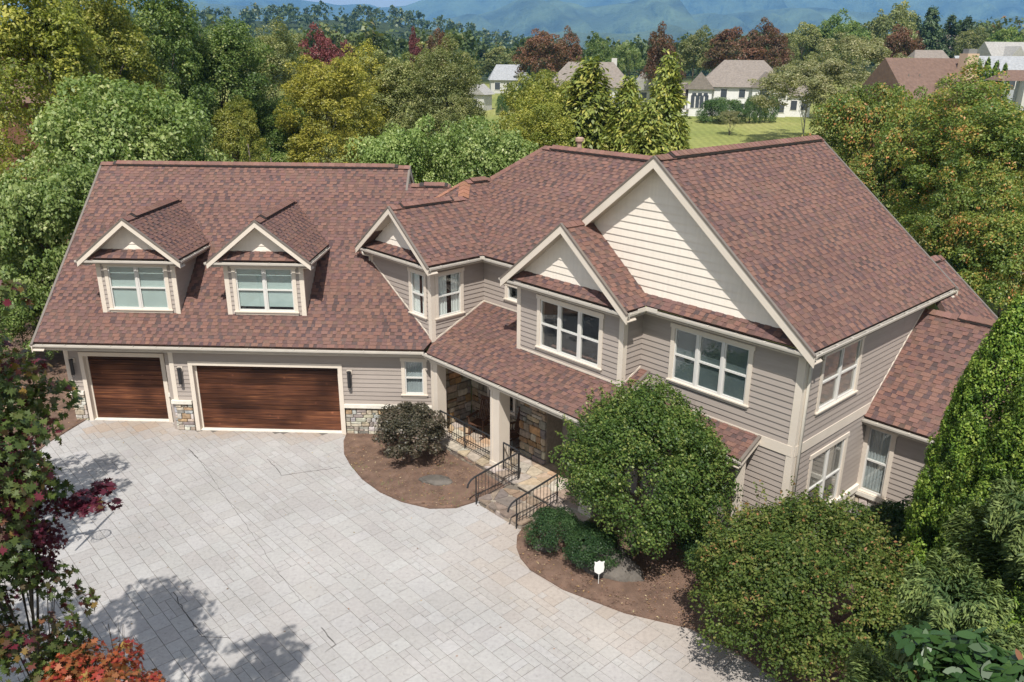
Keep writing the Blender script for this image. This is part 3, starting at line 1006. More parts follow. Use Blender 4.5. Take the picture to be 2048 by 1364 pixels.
ridge(P3(AT_R, BT + .05, zt(AT_R)), P3(AT_R, 3.95, zt(AT_R)), HOUSE, vent=(.12, .84))
HIPC = (0.25, 0.125, 0.083)
ridge(P3(AT_R, 3.97, zt(AT_R)), P3(-1.42, 4.47, zt(-1.42)), HOUSE, color=HIPC, half=.19)
ridge(P3(-2.9, 3.05, zf(3.05)), P3(-1.47, 4.48, zf(4.48)), HOUSE, color=HIPC, half=.13, drop=.06)
ridge(P3(-1.45, 4.5, zt(-1.45)), P3(-1.45, 5.6, zt(-1.45)), HOUSE, vent=(.2, .85))
barge(P3(AT1, BT, ZE), P3(AT_R, BT, zt(AT_R)), -E2, HOUSE, depth=.22)
barge(P3(AT0, BT, ZE), P3(AT_R, BT, zt(AT_R)), -E2, HOUSE, depth=.22)
# main body
zm = lambda b: ZE + S * (b - BN)
BMR = 7.03
roof_plane([P3(AT1 - EI, BN + EI, zm(BN + EI)), P3(BN + .249 + EI, BN + EI, zm(BN + EI)), P3(BMR + .249, BMR, zm(BMR)), P3(-.07, BMR, zm(BMR)), P3(-1.45, 5.65, zm(5.65))], E1, HOUSE)
roof_plane([P3(-.07, BMR, zm(BMR)), P3(BMR + .249, BMR, zm(BMR)), P3(BMR + .249 + 3.6, BMR + 3.6, zm(BMR) - S * 3.6), P3(-3.67, BMR + 3.6, zm(BMR) - S * 3.6)], E1, HOUSE)
roof_plane([P3(-1.45, 5.65, zm(5.65)), P3(-.07, BMR, zm(BMR)), P3(-3.2, BMR + 3.13, zm(BMR) - S * 3.13), P3(-3.2, 7.4, zm(5.65) - S * 1.75)], E2, HOUSE)
ridge(P3(-.07, BMR, zm(BMR)), P3(BMR, BMR, zm(BMR)), HOUSE, vent=(.05, .99))
ridge(P3(-1.43, 5.67, zm(5.67)), P3(-.07, BMR, zm(BMR)), HOUSE)
# valley metal line between tower and main body
ridge(P3(AT1 - .15, BN + .15, zm(BN + .15)), P3(-1.40, 5.60, zm(5.60)), HOUSE, half=.05, drop=-.02, lift=-.005, color=(.18, .10, .08))
# vent pipe on the main ridge
vp = np.array(P3(1.25, BMR + .35, 0))
t = MB(); t.tube([vp + (0, 0, 8.7), vp + (0, 0, 9.43)], .085, 12); t.tube([vp + (0, 0, 9.40), vp + (0, 0, 9.44), vp + (0, 0, 9.54), vp + (0, 0, 9.57)], [.10, .15, .15, .10], 12)
t.build('vent_pipe', noise_mat('pipe_tan', (.40, .27, .21), .6), HOUSE)
# middle gable
zr_ = lambda a: ZE + S * (AP1 - a)
roof_plane([P3(AP1 - EI, BP, zr_(AP1 - EI)), P3(AP1 - EI, BB + EI, zr_(AP1 - EI)), P3(AP1 - .45, BB + .45, zr_(AP1 - .45)), P3(APM, BB + .45, ZPM), P3(APM, BP, ZPM)], E2, HOUSE)
zL = lambda a: ZE + S * (a - AP0)
roof_plane([P3(AP0 + EI, BP, zL(AP0 + EI)), P3(AP0 + EI, BB, zL(AP0 + EI)), P3(APM, BB, ZPM), P3(APM, BP, ZPM)], E2, HOUSE)
roof_plane([P3(AP0 + EI, BB, zL(AP0 + EI)), P3(AP0 + EI, BN + EI, zL(AP0 + EI)), P3(BMR + .249, BMR, zL(BMR + .249)), P3(AR, BMR + .86, zL(AR)), P3(AR, BB, zL(AR))], E2, HOUSE)
ridge(P3(APM, BP + .05, ZPM), P3(APM, BB + .4, ZPM), HOUSE, lift=.015)
barge(P3(AP1, BP, ZE), P3(APM, BP, ZPM), -E2, HOUSE)
barge(P3(AP0, BP, ZE), P3(APM, BP, ZPM), -E2, HOUSE)
# big gable
roof_plane([P3(AB1 - EI, BB, ZE + S * EI), P3(AB1 - EI, BBK, ZE + S * EI), P3(AR, BBK, ZR), P3(AR, BB, ZR)], E2, HOUSE)
roof_plane([P3(AR, BMR + .86, ZR), P3(AR, BBK, ZR), P3(AP0, BBK, ZE), P3(AP0, BMR + 4.0, ZE)], E2, HOUSE)
ridge(P3(AR, BB + .05, ZR), P3(AR, BBK, ZR), HOUSE, vent=(.06, .985))
barge(P3(AB1, BB, ZE), P3(AR, BB, ZR), -E2, HOUSE, depth=.27)
barge(P3(APM + .05, BB, zL(APM + .05)), P3(AR, BB, ZR), -E2, HOUSE, depth=.27)
barge(P3(AB1, BBK, ZE), P3(AR, BBK, ZR), E2, HOUSE)
# pents across the gables
def pent(a0, a1, b0, left_in=.1, right_in=.1, open_left=False):
    w_ = OV + .02
    l0 = a0 + left_in; l1 = a0 + (w_ if not open_left else -w_)
    roof_plane([P3(l0, b0 + EI, ZE + S * EI), P3(a1 - right_in, b0 + EI, ZE + S * EI), P3(a1 - w_, b0 + w_, ZE + S * w_), P3(l1, b0 + w_, ZE + S * w_)], E1, HOUSE, thick=.05)
pent(AT0, AT1, BT); pent(AP0, AP1, BP)
pent(AP1, AB1, BB, left_in=-EI, open_left=True)
# gable walls
def gable_wall(b, a0, a1, zb, am, za, pitch=.2, zleft=None):
    fr = front(b)
    poly = [(a0, zb), (a1, zb), (am, za)] + ([(a0, zleft)] if zleft else [])
    w_ = MB().poly_prism([fr.p(u, z, -.03) for u, z in poly], [fr.p(u, z, -.12) for u, z in poly]).build('gable_wall', 'shake', HOUSE)
    siding(fr, poly, HOUSE, w_, mat='shake', name='shake_course', pitch=pitch)
gable_wall(BT + OV, AT0 + OV, AT1 - OV, ZE + S * OV - .02, AT_R, zt(AT_R) - .13)
gable_wall(BP + OV, AP0 + OV, AP1 - OV, ZE + S * OV - .02, APM, ZPM - .13)
gable_wall(BB + OV, APM - .4, AB1 - OV, ZE + S * OV - .02, AR, ZR - .13, zleft=zL(APM - .4) - .13)

# upper gutters
gutter(P3(AT0, BT, ZE), P3(AT1, BT, ZE), -E2, HOUSE, ext0=.05)
gutter(P3(AT1, BT, ZE), P3(AT1, BN, ZE), E1, HOUSE)
gutter(P3(AT1, BN, ZE), P3(AP0 + .1, BN, ZE), -E2, HOUSE, ext0=.1)
gutter(P3(AP0, BP, ZE), P3(AP1, BP, ZE), -E2, HOUSE, ext0=.09)
gutter(P3(AP1, BP, ZE), P3(AP1, BB, ZE), E1, HOUSE)
gutter(P3(AP1, BB, ZE), P3(AB1, BB, ZE), -E2, HOUSE, ext0=.1)
gutter(P3(AB1, BB, ZE), P3(AB1, BBK, ZE), E1, HOUSE, ext1=.05)
# splash guards in the two inner corners
for (a, b, l) in ((AP1, BB, .34), (AT1, BN, .10)):
    sg = MB(); fr = front(b); sg.fbox(fr, a, a + l, ZE - .03, ZE + .075, -.012, .006)
    fr = side(a); sg.fbox(fr, b - l, b, ZE - .03, ZE + .075, -.012, .006)
    sg.build('splash_guard', 'gutter', HOUSE)
# soffits and fascia
zs0, zs1 = ZE - .16, ZE - .13
def Mbox(a0, a1, b0, b1, z0, z1, mat, name, parent=HOUSE):
    q = [(a0, b0), (a1, b0), (a1, b1), (a0, b1)]
    return MB().poly_prism([M3(a, b, z1) for a, b in q], [M3(a, b, z0) for a, b in q]).build(name, mat, parent)
Mbox(AT0 + .1, AT1 - .1, BT + .1, BT + OV, zs0, zs1, 'soffit', 'soffit')
Mbox(AT1 - OV, AT1 - .1, BT + OV + .001, BN + OV, zs0, zs1, 'soffit', 'soffit')
Mbox(AT1 - .099, AP0 + .1, BN + .1, BN + OV, zs0, zs1, 'soffit', 'soffit')
Mbox(AP0 + .1, AP1 - .1, BP + .1, BP + OV, zs0, zs1, 'soffit', 'soffit')
Mbox(AP1 - OV, AP1 - .1, BP + OV + .001, BB + OV, zs0, zs1, 'soffit', 'soffit')
Mbox(AP1 - .099, AB1 - .1, BB + .1, BB + OV, zs0, zs1, 'soffit', 'soffit')
Mbox(AB1 - OV, AB1 - .1, BB + OV + .001, BBK, zs0, zs1, 'soffit', 'soffit')

# --- walls of the upper floor
ZT = ZE - .13
ZW0, ZW1 = 4.03, 5.68
def porch_z(b): return HG + SP * (b - BPO)
# tower front
ft = front(BT + OV)
def groof_on(b, a): return gz(M3(a, b, 0)[1])
wl = wall_with_holes(ft, AT0 + OV, AT1 - OV, 3.2, ZT, [(-.36, .37, 4.15, 5.58)], HOUSE, mat='siding')
bt_ = BT + OV
siding(ft, [(.70, groof_on(bt_, .70) - .05), (.70, ZT), (AT0 + OV, ZT), (AT0 + OV, groof_on(bt_, AT0 + OV) - .05)], HOUSE, wl, [(-.42, .42, 4.06, 5.66)], zbase=3.2)
window(ft, -.46, .47, 4.06, 5.68, 1, HOUSE, cover='drapes')
st_ = side(AT1 - OV)
wl = wall_with_holes(st_, BT + OV, BN + OV, 3.3, ZT, [(1.54, 2.49, 4.15, 5.58)], HOUSE, mat='siding')
siding(st_, [(bt_, porch_z(bt_)), (BN + OV, porch_z(BN + OV)), (BN + OV, ZT), (bt_, ZT)], HOUSE, wl, [(1.48, 2.55, 4.06, 5.66)], zbase=3.2)
window(st_, 1.44, 2.60, 4.06, 5.68, 1, HOUSE, cover='drapes')
fn = front(BN + OV)
wl = wall_with_holes(fn, AT1 - OV, AP0 + OV, 4.2, ZT, [(1.90, 2.70, 4.70, 5.2)], HOUSE, mat='siding')
siding(fn, [(AT1 - OV, 4.30), (AP0 + OV, 4.30), (AP0 + OV, ZT), (AT1 - OV, ZT)], HOUSE, wl, [(1.84, 2.76, 4.62, 5.24)], zbase=3.2)
window(fn, 1.79, 2.80, 4.60, 5.28, 1, HOUSE, cover=None, split=False)
# middle block
fp = front(BP + OV)
wl = wall_with_holes(fp, AP0 + OV, AP1 - OV, 3.6, ZT, [(4.70, 6.97, 4.1, 5.58)], HOUSE, mat='siding')
siding(fp, [(AP0 + OV, 3.77), (AP1 - OV, 3.77), (AP1 - OV, ZT), (AP0 + OV, ZT)], HOUSE, wl, [(4.62, 7.04, 4.02, 5.66)], zbase=3.5)
window(fp, 4.57, 7.10, 3.98, 5.68, 3, HOUSE, cover=None, casing=.125)
sp_ = side(AP1 - OV)
wl = wall_with_holes(sp_, BP + OV, BB + OV, 3.6, ZT, [], HOUSE, mat='siding')
siding(sp_, [(BP + OV, porch_z(BP + OV)), (BB + OV, porch_z(BB + OV)), (BB + OV, ZT), (BP + OV, ZT)], HOUSE, wl, zbase=3.5)
Mbox(AP0 + OV + .0, AP0 + OV + .1, BP + OV + .02, BN + OV, 3.9, ZT, 'siding', 'wall')
# big gable block
fb = front(BB + OV)
wl = wall_with_holes(fb, AP1 - OV, AB1 - OV, 0, ZT, [(8.87, 11.05, 4.12, 5.58)], HOUSE, mat='siding')
siding(fb, [(AP1 - OV, 3.5), (AB1 - OV, 3.5), (AB1 - OV, ZT), (AP1 - OV, ZT)], HOUSE, wl, [(8.80, 11.12, 4.02, 5.66)], zbase=3.5)
siding(fb, [(10.9, .2), (AB1 - OV, .2), (AB1 - OV, 3.22), (10.9, 3.22)], HOUSE, wl, zbase=.2, joined=True)
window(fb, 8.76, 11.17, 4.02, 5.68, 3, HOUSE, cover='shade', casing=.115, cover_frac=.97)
MB().fbox(fb, 9.0, AB1 - OV - .02, 3.23, 3.5, -.03, .045).build('band_board', 'trim', HOUSE)
sb = side(AB1 - OV)
wl = wall_with_holes(sb, BB + OV, 10.6, 0, ZT, [(3.96, 5.83, 4.12, 5.58), (4.05, 5.80, .97, 2.85)], HOUSE, mat='siding')
siding(sb, [(BB + OV, 3.5), (7.05, 3.5), (9.93, ZT), (BB + OV, ZT)], HOUSE, wl, [(3.89, 5.89, 4.04, 5.66)], zbase=3.5)
siding(sb, [(BB + OV, 1.05), (7.05, 1.05), (7.05, 3.22), (BB + OV, 3.22)], HOUSE, wl, [(3.99, 5.86, .9, 2.92)], zbase=.2)
MB().fbox(sb, BB + OV + .02, 6.98, 3.23, 3.5, -.03, .045).build('band_board', 'trim', HOUSE)
window(sb, 3.84, 5.94, 4.03, 5.68, 2, HOUSE, cover='sheer')
window(sb, 3.94, 5.92, .86, 2.97, 2, HOUSE, cover='sheer')
# corner boards
def corner(a, b, z0, z1, right=True, w_=.13):
    m_ = MB()
    m_.fbox(front(b), a - w_, a + .035, z0, z1, -.03, .036)
    m_.fbox(side(a), b + .0, b + w_, z0, z1, -.03, .034)
    m_.build('corner_board', 'trim', HOUSE)
corner(AT1 - OV, BT + OV, 3.40, ZT); corner(AP1 - OV, BP + OV, 3.72, ZT); corner(AB1 - OV, BB + OV, 0, ZT, w_=.15)
MB().fbox(fp, AP0 + OV - .03, AP0 + OV + .12, 3.72, ZT, -.03, .036).build('corner_board', 'trim', HOUSE)
MB().fbox(ft, AT0 + OV - .03, AT0 + OV + .10, 5.45, ZT, -.03, .036).build('corner_board', 'trim', HOUSE)
# flashing lines where walls meet roofs
def flash(p, q, nrm, name='flashing'):
    p, q, nrm = np.array(p), np.array(q), np.array(nrm); z = np.array([0, 0, .055])
    t_ = [p + nrm * .034, q + nrm * .034, q + nrm * .034 + z, p + nrm * .034 + z]
    MB().poly_prism(t_, [x - nrm * .05 for x in t_]).build(name, 'trim', HOUSE)
flash(P3(AT0 + OV + .1, bt_, groof_on(bt_, AT0 + OV + .1) + .02), P3(.57, bt_, groof_on(bt_, .57) + .02), -E2)
flash(P3(.70, bt_ + .13, porch_z(bt_ + .13) + .02), P3(.70, BN + OV, porch_z(BN + OV) + .02), E1)
flash(P3(.72, BN + OV, porch_z(BN + OV) + .02), P3(AP0 + OV, BN + OV, porch_z(BN + OV) + .02), -E2)
flash(P3(AP0 + OV + .12, BP + OV, porch_z(BP + OV) + .02), P3(AP1 - OV - .13, BP + OV, porch_z(BP + OV) + .02), -E2)
flash(P3(AP1 - OV, BP + OV + .13, porch_z(BP + OV + .13) + .02), P3(AP1 - OV, BB + OV, porch_z(BB + OV) + .02), E1)
flash(P3(AB1 - OV, 7.0, 3.42), P3(AB1 - OV, 9.7, 3.42 + .82 * 2.7), E1)
# downspouts
def downspout(pts, parent=HOUSE):
    MB().tube(pts, .043, 8).build('downspout', 'gutter', parent, smooth=True)
q0 = np.array(M3(AB1 - .06, BB + .55, 0)); q1 = np.array(M3(AB1 - OV + .07, BB + OV + .17, 0))
downspout([q0 + (0, 0, ZE - .10), q0 + (0, 0, ZE - .20), q1 + (0, 0, ZE - .34), q1 + (0, 0, ZE - .5), q1 + (0, 0, .1)])
q1 = np.array(M3(AT0 + OV - .07, BT + OV - .05, 0)); q0 = np.array(M3(AT0 + .35, BT + .06, 0))
downspout([q0 + (0, 0, ZE - .10), q0 + (0, 0, ZE - .2), q1 + (0, 0, ZE - .30), q1 + (0, 0, ZE - .55)])

# --- porch roof, pent over the lower right wall
AE = 8.14
roof_plane([P3(.95, BPO + EI, porch_z(BPO + EI)), P3(AE, BPO + EI, porch_z(BPO + EI)), P3(AE, BB + OV, porch_z(BB + OV)), P3(AT1 - OV - .02, BB + OV, porch_z(BB + OV)), P3(.70, bt_, porch_z(bt_))], E1, HOUSE)
roof_plane([P3(.68, BB + OV, porch_z(BB + OV)), P3(AP0 + OV + .1, BB + OV, porch_z(BB + OV)), P3(AP0 + OV + .1, BN + OV + .02, porch_z(BN + OV + .02)), P3(.68, BN + OV + .02, porch_z(BN + OV + .02))], E1, HOUSE)
gutter(P3(.86, BPO, HG), P3(AE, BPO, HG), -E2, HOUSE, ext0=.06)
barge(P3(AE, BPO, HG), P3(AE, BB + OV, porch_z(BB + OV)), E1, HOUSE, depth=.2)
Mbox(.8, AE - .06, BPO + .12, BPO + .15, HG - .2, HG - .01, 'trim', 'fascia')
Mbox(.80, AE - .06, BPO + .16, 2.9, HG - .23, HG - .18, 'soffit', 'soffit')
roof_plane([P3(AE + .1, 2.25, 3.08), P3(11.6, 2.25, 3.08), P3(11.6, BB + OV, 3.48), P3(AE + .1, BB + OV, 3.48)], E1, HOUSE, thick=.1)
barge(P3(11.6, 2.2, 3.06), P3(11.6, BB + OV, 3.48), E1, HOUSE, depth=.16)
gutter(P3(AE + .1, 2.17, 3.05), P3(11.62, 2.17, 3.05), -E2, HOUSE)
Mbox(11.38, 11.54, 2.42, 2.58, .15, 3.05, 'trim', 'post')

# --- single-storey wing on the right
zwg = lambda b: 3.1 + S * (b - 6.65)
BWR = 9.66
roof_plane([P3(AB1 - OV + .02, 6.65 + EI, zwg(6.65 + EI)), P3(14.6, 6.65 + EI, zwg(6.65 + EI)), P3(14.6, BWR, zwg(BWR)), P3(AB1 - OV + .02, BWR, zwg(BWR))], E1, HOUSE, singles=True)
roof_plane([P3(14.6, 6.65 + EI, zwg(6.65 + EI)), P3(18.2, 6.65 + EI, zwg(6.65 + EI)), P3(18.2, BWR, zwg(BWR)), P3(14.6, BWR, zwg(BWR))], E1, HOUSE)
roof_plane([P3(12.46, BWR, zwg(BWR)), P3(18.2, BWR, zwg(BWR)), P3(18.2, 12.6, zwg(BWR) - S * 2.94), P3(12.46, 12.6, zwg(BWR) - S * 2.94)], E1, HOUSE)
ridge(P3(12.6, BWR, zwg(BWR)), P3(18.2, BWR, zwg(BWR)), HOUSE, vent=(.14, .97))
gutter(P3(12.46, 6.65, 3.1), P3(18.2, 6.65, 3.1), -E2, HOUSE)
Mbox(12.47, 18.0, 6.76, 7.05, 2.93, 2.96, 'soffit', 'soffit')
zrr = lambda a: 6.6 - S * (a - 11.83)
roof_plane([P3(11.83, 10.4, 6.6), P3(11.83, 12.0, 6.6), P3(16.2, 12.0, zrr(16.2)), P3(16.2, 9.6, zrr(16.2)), P3(13.15, 9.6, zrr(13.15))], E2, HOUSE)
roof_plane([P3(11.83, 9.9, 6.6), P3(11.83, 12.0, 6.6), P3(9.5, 12.0, 6.6 - S * 2.33), P3(9.5, 9.9, 6.6 - S * 2.33)], E2, HOUSE)
ridge(P3(11.83, 10.95, 6.6), P3(11.83, 12.0, 6.6), HOUSE, vent=(.1, .75))
barge(P3(16.2, 12.0, zrr(16.2)), P3(11.83, 12.0, 6.6), E2, HOUSE)
fwg = front(7.05)
wl = wall_with_holes(fwg, 12.46, 18.0, 0, 2.95, [(12.55, 13.2, .95, 2.78)], HOUSE)
siding(fwg, [(12.46, .88), (18.0, .88), (18.0, 2.95), (12.46, 2.95)], HOUSE, wl, [(12.44, 13.28, .8, 2.88)], zbase=.2)
window(fwg, 12.47, 13.30, .78, 2.90, 1, HOUSE, cover='sheer')
stones(fwg, 12.48, 15.6, 0.1, .74, wl, sz=.17, seed=31, joined=True)
stones(sb, 3.0, 7.0, .1, .86, wl, sz=.17, seed=32, joined=True)
MB().fbox(fwg, 12.47, 18.0, .74, .86, -.03, .10).build('ledge_stone', 'cap', HOUSE)
MB().fbox(sb, 3.1, 7.05, .86, 1.04, -.03, .10).build('ledge_stone', 'cap', HOUSE)
Mbox(17.9, 18.0, 7.07, 12.4, 0, 3.2, 'siding', 'wall')

# --- porch: stone walls, floor, posts, entry door
pw1 = wall_with_holes(side(.70), 1.36, 2.92, 0, 2.95, [], HOUSE)
stones(side(.70), 1.40, 2.88, .30, 2.93, pw1, sz=.25, seed=41, pal=STONE_P, proud=.06, skew=.34)
pw2 = wall_with_holes(front(2.90), .70, 3.9, 0, 2.95, [(1.72, 2.88, 1.2, 2.5)], HOUSE)
stones(front(2.90), .76, 3.86, .30, 2.93, pw2, hole=(1.62, 2.98, 1.1, 2.6), sz=.27, seed=42, pal=STONE_P, proud=.06, skew=.34)
window(front(2.90), 1.60, 3.0, 1.08, 2.62, 2, HOUSE, cover=None, frame_mat='black')
pw3 = wall_with_holes(front(2.26), 3.88, 5.02, 0, 2.95, [], HOUSE)
stones(front(2.26), 3.88, 5.02, .30, 2.93, pw3, sz=.27, seed=43, pal=STONE_P, proud=.06, skew=.34)
Mbox(5.02, 8.0, 2.98, 3.02, 0, 2.95, 'siding', 'wall')
Mbox(4.92, 5.0, 2.28, 3.0, 0, 2.95, 'mortar', 'wall')
ed = MB(); fed = front(2.98)
ed.fbox(fed, 5.55, 5.68, .3, 2.6, 0, .06); ed.fbox(fed, 6.72, 6.85, .3, 2.6, 0, .06); ed.fbox(fed, 5.55, 6.85, 2.601, 2.72, 0, .06)
edo = ed.build('entry_door', 'trim', HOUSE)
for k in range(2):
    for j in range(3):
        MB().fbox(fed, 5.72 + k * .5, 6.18 + k * .5, .36 + j * .75, 1.06 + j * .75, .002, .035).build('door_panel', 'brownwood', edo)
MB().fbox(fed, 5.68, 6.72, .3, 2.6, -.02, .002).build('door_leaf', 'brownwood', edo)
hk = MB(); hk.tube([fed.p(6.64, 1.2, .05), fed.p(6.64, 1.4, .05)], .014, 6); hk.build('door_handle', 'black', edo)
for (a, b, wp) in ((1.06, 1.24, .34), (4.05, 1.26, .41), (7.75, 1.28, .42)):
    po = MB(); h_ = wp / 2
    def ring_(z0, z1, e):
        q = [(a - h_ - e, b - h_ - e), (a + h_ + e, b - h_ - e), (a + h_ + e, b + h_ + e), (a - h_ - e, b + h_ + e)]
        po.poly_prism([M3(x, y, z1) for x, y in q], [M3(x, y, z0) for x, y in q])
    ring_(.45, 2.80, 0); ring_(.30, .449, .025); ring_(2.801, 2.95, .03)
    p_ = po.build('porch_post', 'trim', HOUSE)
    for sg_ in (-1, 1):
        m_ = MB(); m_.fbox(front(b - h_), a + sg_ * h_ - (.09 if sg_ > 0 else -.0), a + sg_ * h_ + (.0 if sg_ > 0 else .09), .45, 2.8, 0, .014)
        m_.build('post_trim', 'trim', p_)

FLAG = [(0.44, 0.37, 0.27), (0.40, 0.31, 0.22), (0.46, 0.41, 0.33), (0.36, 0.30, 0.25), (0.42, 0.30, 0.19), (0.39, 0.35, 0.30), (0.30, 0.23, 0.18)]
FLAGW = [(0.20, 0.155, 0.125), (0.24, 0.19, 0.15), (0.27, 0.21, 0.16), (0.18, 0.15, 0.13), (0.25, 0.18, 0.13), (0.30, 0.25, 0.20)]


def flags(a0, a1, b0, b1, z, parent, pal, cell=.55, seed=3):
    rr = random.Random(seed)
    na = max(2, round((a1 - a0) / cell)); nb = max(2, round((b1 - b0) / cell))
    P = {}
    for i in range(na + 1):
        for j in range(nb + 1):
            ja = 0 if i in (0, na) else rr.uniform(-.33, .33) * (a1 - a0) / na
            jb = 0 if j in (0, nb) else rr.uniform(-.33, .33) * (b1 - b0) / nb
            P[i, j] = (a0 + (a1 - a0) * i / na + ja, b0 + (b1 - b0) * j / nb + jb)
    for i in range(na):
        for j in range(nb):
            q = [P[i, j], P[i + 1, j], P[i + 1, j + 1], P[i, j + 1]]
            tri = [q] if rr.random() < .6 else ([[q[0], q[1], q[2]], [q[0], q[2], q[3]]] if rr.random() < .5 else [[q[0], q[1], q[3]], [q[1], q[2], q[3]]])
            for t_ in tri:
                cx = sum(p[0] for p in t_) / len(t_); cy = sum(p[1] for p in t_) / len(t_)
                def sh(p, k):
                    d = math.hypot(p[0] - cx, p[1] - cy); f = max(0, 1 - k / d); return (cx + (p[0] - cx) * f, cy + (p[1] - cy) * f)
                # clip sharp corners so the stones read as split flags
                t2 = []
                for k in range(len(t_)):
                    A, B, Cc = t_[k - 1], t_[k], t_[(k + 1) % len(t_)]
                    e = rr.uniform(.06, .2)
                    t2 += [(B[0] + (A[0] - B[0]) * e, B[1] + (A[1] - B[1]) * e), (B[0] + (Cc[0] - B[0]) * e, B[1] + (Cc[1] - B[1]) * e)]
                dz = rr.uniform(-.006, .006)
                MB().shell([M3(*sh(p, .020), z + .025 + dz) for p in t2], [M3(*sh(p, .012), z - .02) for p in t2], jit(rr.choice(pal), .12, rr)).build('flagstone', 'flag', parent)


pf = Mbox(.74, 8.0, .86, 2.98, -.1, .285, 'mortar', 'porch_floor')
flags(.76, 8.0, .80, 2.92, .285, pf, FLAG, .52, 5)
walk = Mbox(5.02, 6.78, -.40, .84, -.1, .165, 'mortar', 'porch_step')
flags(4.98, 6.82, -.46, .82, .165, walk, FLAGW, .5, 6)
stones(front(.86), .8, 5.0, -.02, .27, pf, sz=.2, seed=45, pal=FLAGW, proud=.03, joined=True)
stones(front(-.40), 5.05, 6.76, -.02, .15, walk, sz=.2, seed=46, pal=FLAGW, proud=.03, joined=True)


# ================================================================== railings, porch furniture
def railing(p0, p1, z0, z1, label, curl=None, posts=(0, 1), step=.115, height=.9, mid=True):
    p0 = np.array(M3(*p0, z0)); p1 = np.array(M3(*p1, z1))
    R_ = thing('railing', label, 'railing', tuple(p0), 0, 'black iron railings at the entrance')
    a = np.zeros(3); b = p1 - p0; L = np.linalg.norm(b[:2]); Z = np.array([0, 0, 1.0])
    def at(t, h): return a + b * t + Z * h
    hr = MB(); pts = [at(t, height) for t in np.linspace(0, 1, 9)]
    if curl == 'end':
        d = b / np.linalg.norm(b)
        pts += [at(1, height) + d * .14 - Z * .03, at(1, height) + d * .24 - Z * .12, at(1, height) + d * .27 - Z * .22]
    if curl == 'start':
        d = b / np.linalg.norm(b)
        pts = [at(0, height) - d * .27 - Z * .22, at(0, height) - d * .24 - Z * .12, at(0, height) - d * .14 - Z * .03] + pts
    hr.tube(pts, .027, 6); hr.build('handrail', 'black', R_)
    for h in ((.10, .27) if mid else (.10,)):
        m_ = MB(); m_.tube([at(0, h), at(1, h)], .012, 5); m_.build('bottom_rail', 'black', R_)
    for t in posts:
        m_ = MB(); m_.tube([at(t, 0), at(t, height)], .022, 6); m_.build('rail_post', 'black', R_)
    n = int(L / step)
    for i in range(1, n):
        t = i / n
        m_ = MB(); m_.tube([at(t, .10), at(t, height - .02)], .0075, 5)
        if i % 3 == 0:
            m_.tube([at(t, .44), at(t, .47), at(t, .50)], [.006, .017, .006], 5)
        m_.build('baluster', 'black', R_)
    return R_


railing((1.25, 1.12), (3.78, 1.12), .31, .31, 'long black iron railing between the two left porch posts', posts=(0, .5, 1))
railing((4.36, 1.12), (5.08, 1.10), .31, .31, 'short black iron railing from the porch post to the step railing', posts=(0, 1))
railing((5.12, 1.02), (4.96, -.50), .31, .0, 'sloping black iron railing along the left of the entrance step, beside the mulch bed', curl='end', posts=(0, .98))
railing((6.80, .95), (6.66, -.50), .31, .0, 'sloping black iron railing along the right of the entrance step, beside the round shrub', curl='end', posts=(0, .98))


def rocker(a, b, rz, label):
    q = M3(a, b, .31)
    R_ = thing('rocking_chair', label, 'chair', q, rz)
    m_ = 'brownwood'
    MB().box((-.26, -.24, .40), (.26, .24, .44)).build('seat', m_, R_)
    for i in range(7):
        x = -.21 + i * .07
        t_ = MB(); t_.poly_prism([(x - .02, .24, .46), (x + .02, .24, .46), (x + .02, .42, 1.12), (x - .02, .42, 1.12)], [(x - .02, .265, .46), (x + .02, .265, .46), (x + .02, .445, 1.12), (x - .02, .445, 1.12)]); t_.build('back_slat', m_, R_)
    t_ = MB(); t_.poly_prism([(-.27, .41, 1.10), (.27, .41, 1.10), (.27, .44, 1.20), (-.27, .44, 1.20)], [(-.27, .445, 1.09), (.27, .445, 1.09), (.27, .475, 1.19), (-.27, .475, 1.19)]); t_.build('top_rail', m_, R_)
    for s_ in (-1, 1):
        MB().box((s_ * .30 - .045, -.27, .64), (s_ * .30 + .045, .34, .67)).build('armrest', m_, R_)
        for y in (-.22, .22):
            t_ = MB(); t_.tube([(s_ * .28, y, .04), (s_ * .28, y, .64)], .022, 6); t_.build('leg', m_, R_)
        pts = [(s_ * .28, -.42 + .1 * k, .028 + .10 * ((k - 4.2) / 4.5) ** 2) for k in range(10)]
        t_ = MB(); t_.tube(pts, .024, 6); t_.build('rocker', m_, R_)


rocker(2.05, 2.15, TH + .25, 'brown wooden rocking chair on the porch behind the long railing')
rocker(3.35, 2.32, TH - .3, 'brown wooden rocking chair on the porch behind the thick post')

# ================================================================== ground, drive, beds
def Hh(x, y):
    b = np.interp(y, [-400, 28, 60, 88, 120, 150, 200, 300, 500, 900, 1500, 3000], [-.1, -.1, .1, 1.4, 3.2, 4.4, 5.2, 4.5, -2, -9, -18, -30])
    k = np.clip((x - 30) / 160, 0, 1.6) * np.interp(y, [40, 120, 200, 330, 500, 800], [0, .8, 4, 10, 7, -4])
    kn = 56 * np.exp(-((x + 190) / 210) ** 2 - ((y - 930) / 170) ** 2) + 4 * np.exp(-((x - 60) / 160) ** 2 - ((y - 800) / 140) ** 2) + 34 * np.exp(-((x + 420) / 200) ** 2 - ((y - 800) / 180) ** 2)
    return b + k + kn


def axis(lo, hi, dense_lo, dense_hi, step, grow=1.18):
    r_ = list(np.arange(dense_lo, dense_hi, step)); s_ = step; x = dense_hi
    while x < hi: r_.append(x); s_ *= grow; x += s_
    r_.append(hi); l_ = []; s_ = step; x = dense_lo
    while x > lo:
        s_ *= grow; x -= s_; l_.append(max(x, lo))
    return np.array(sorted(set(l_ + r_)))


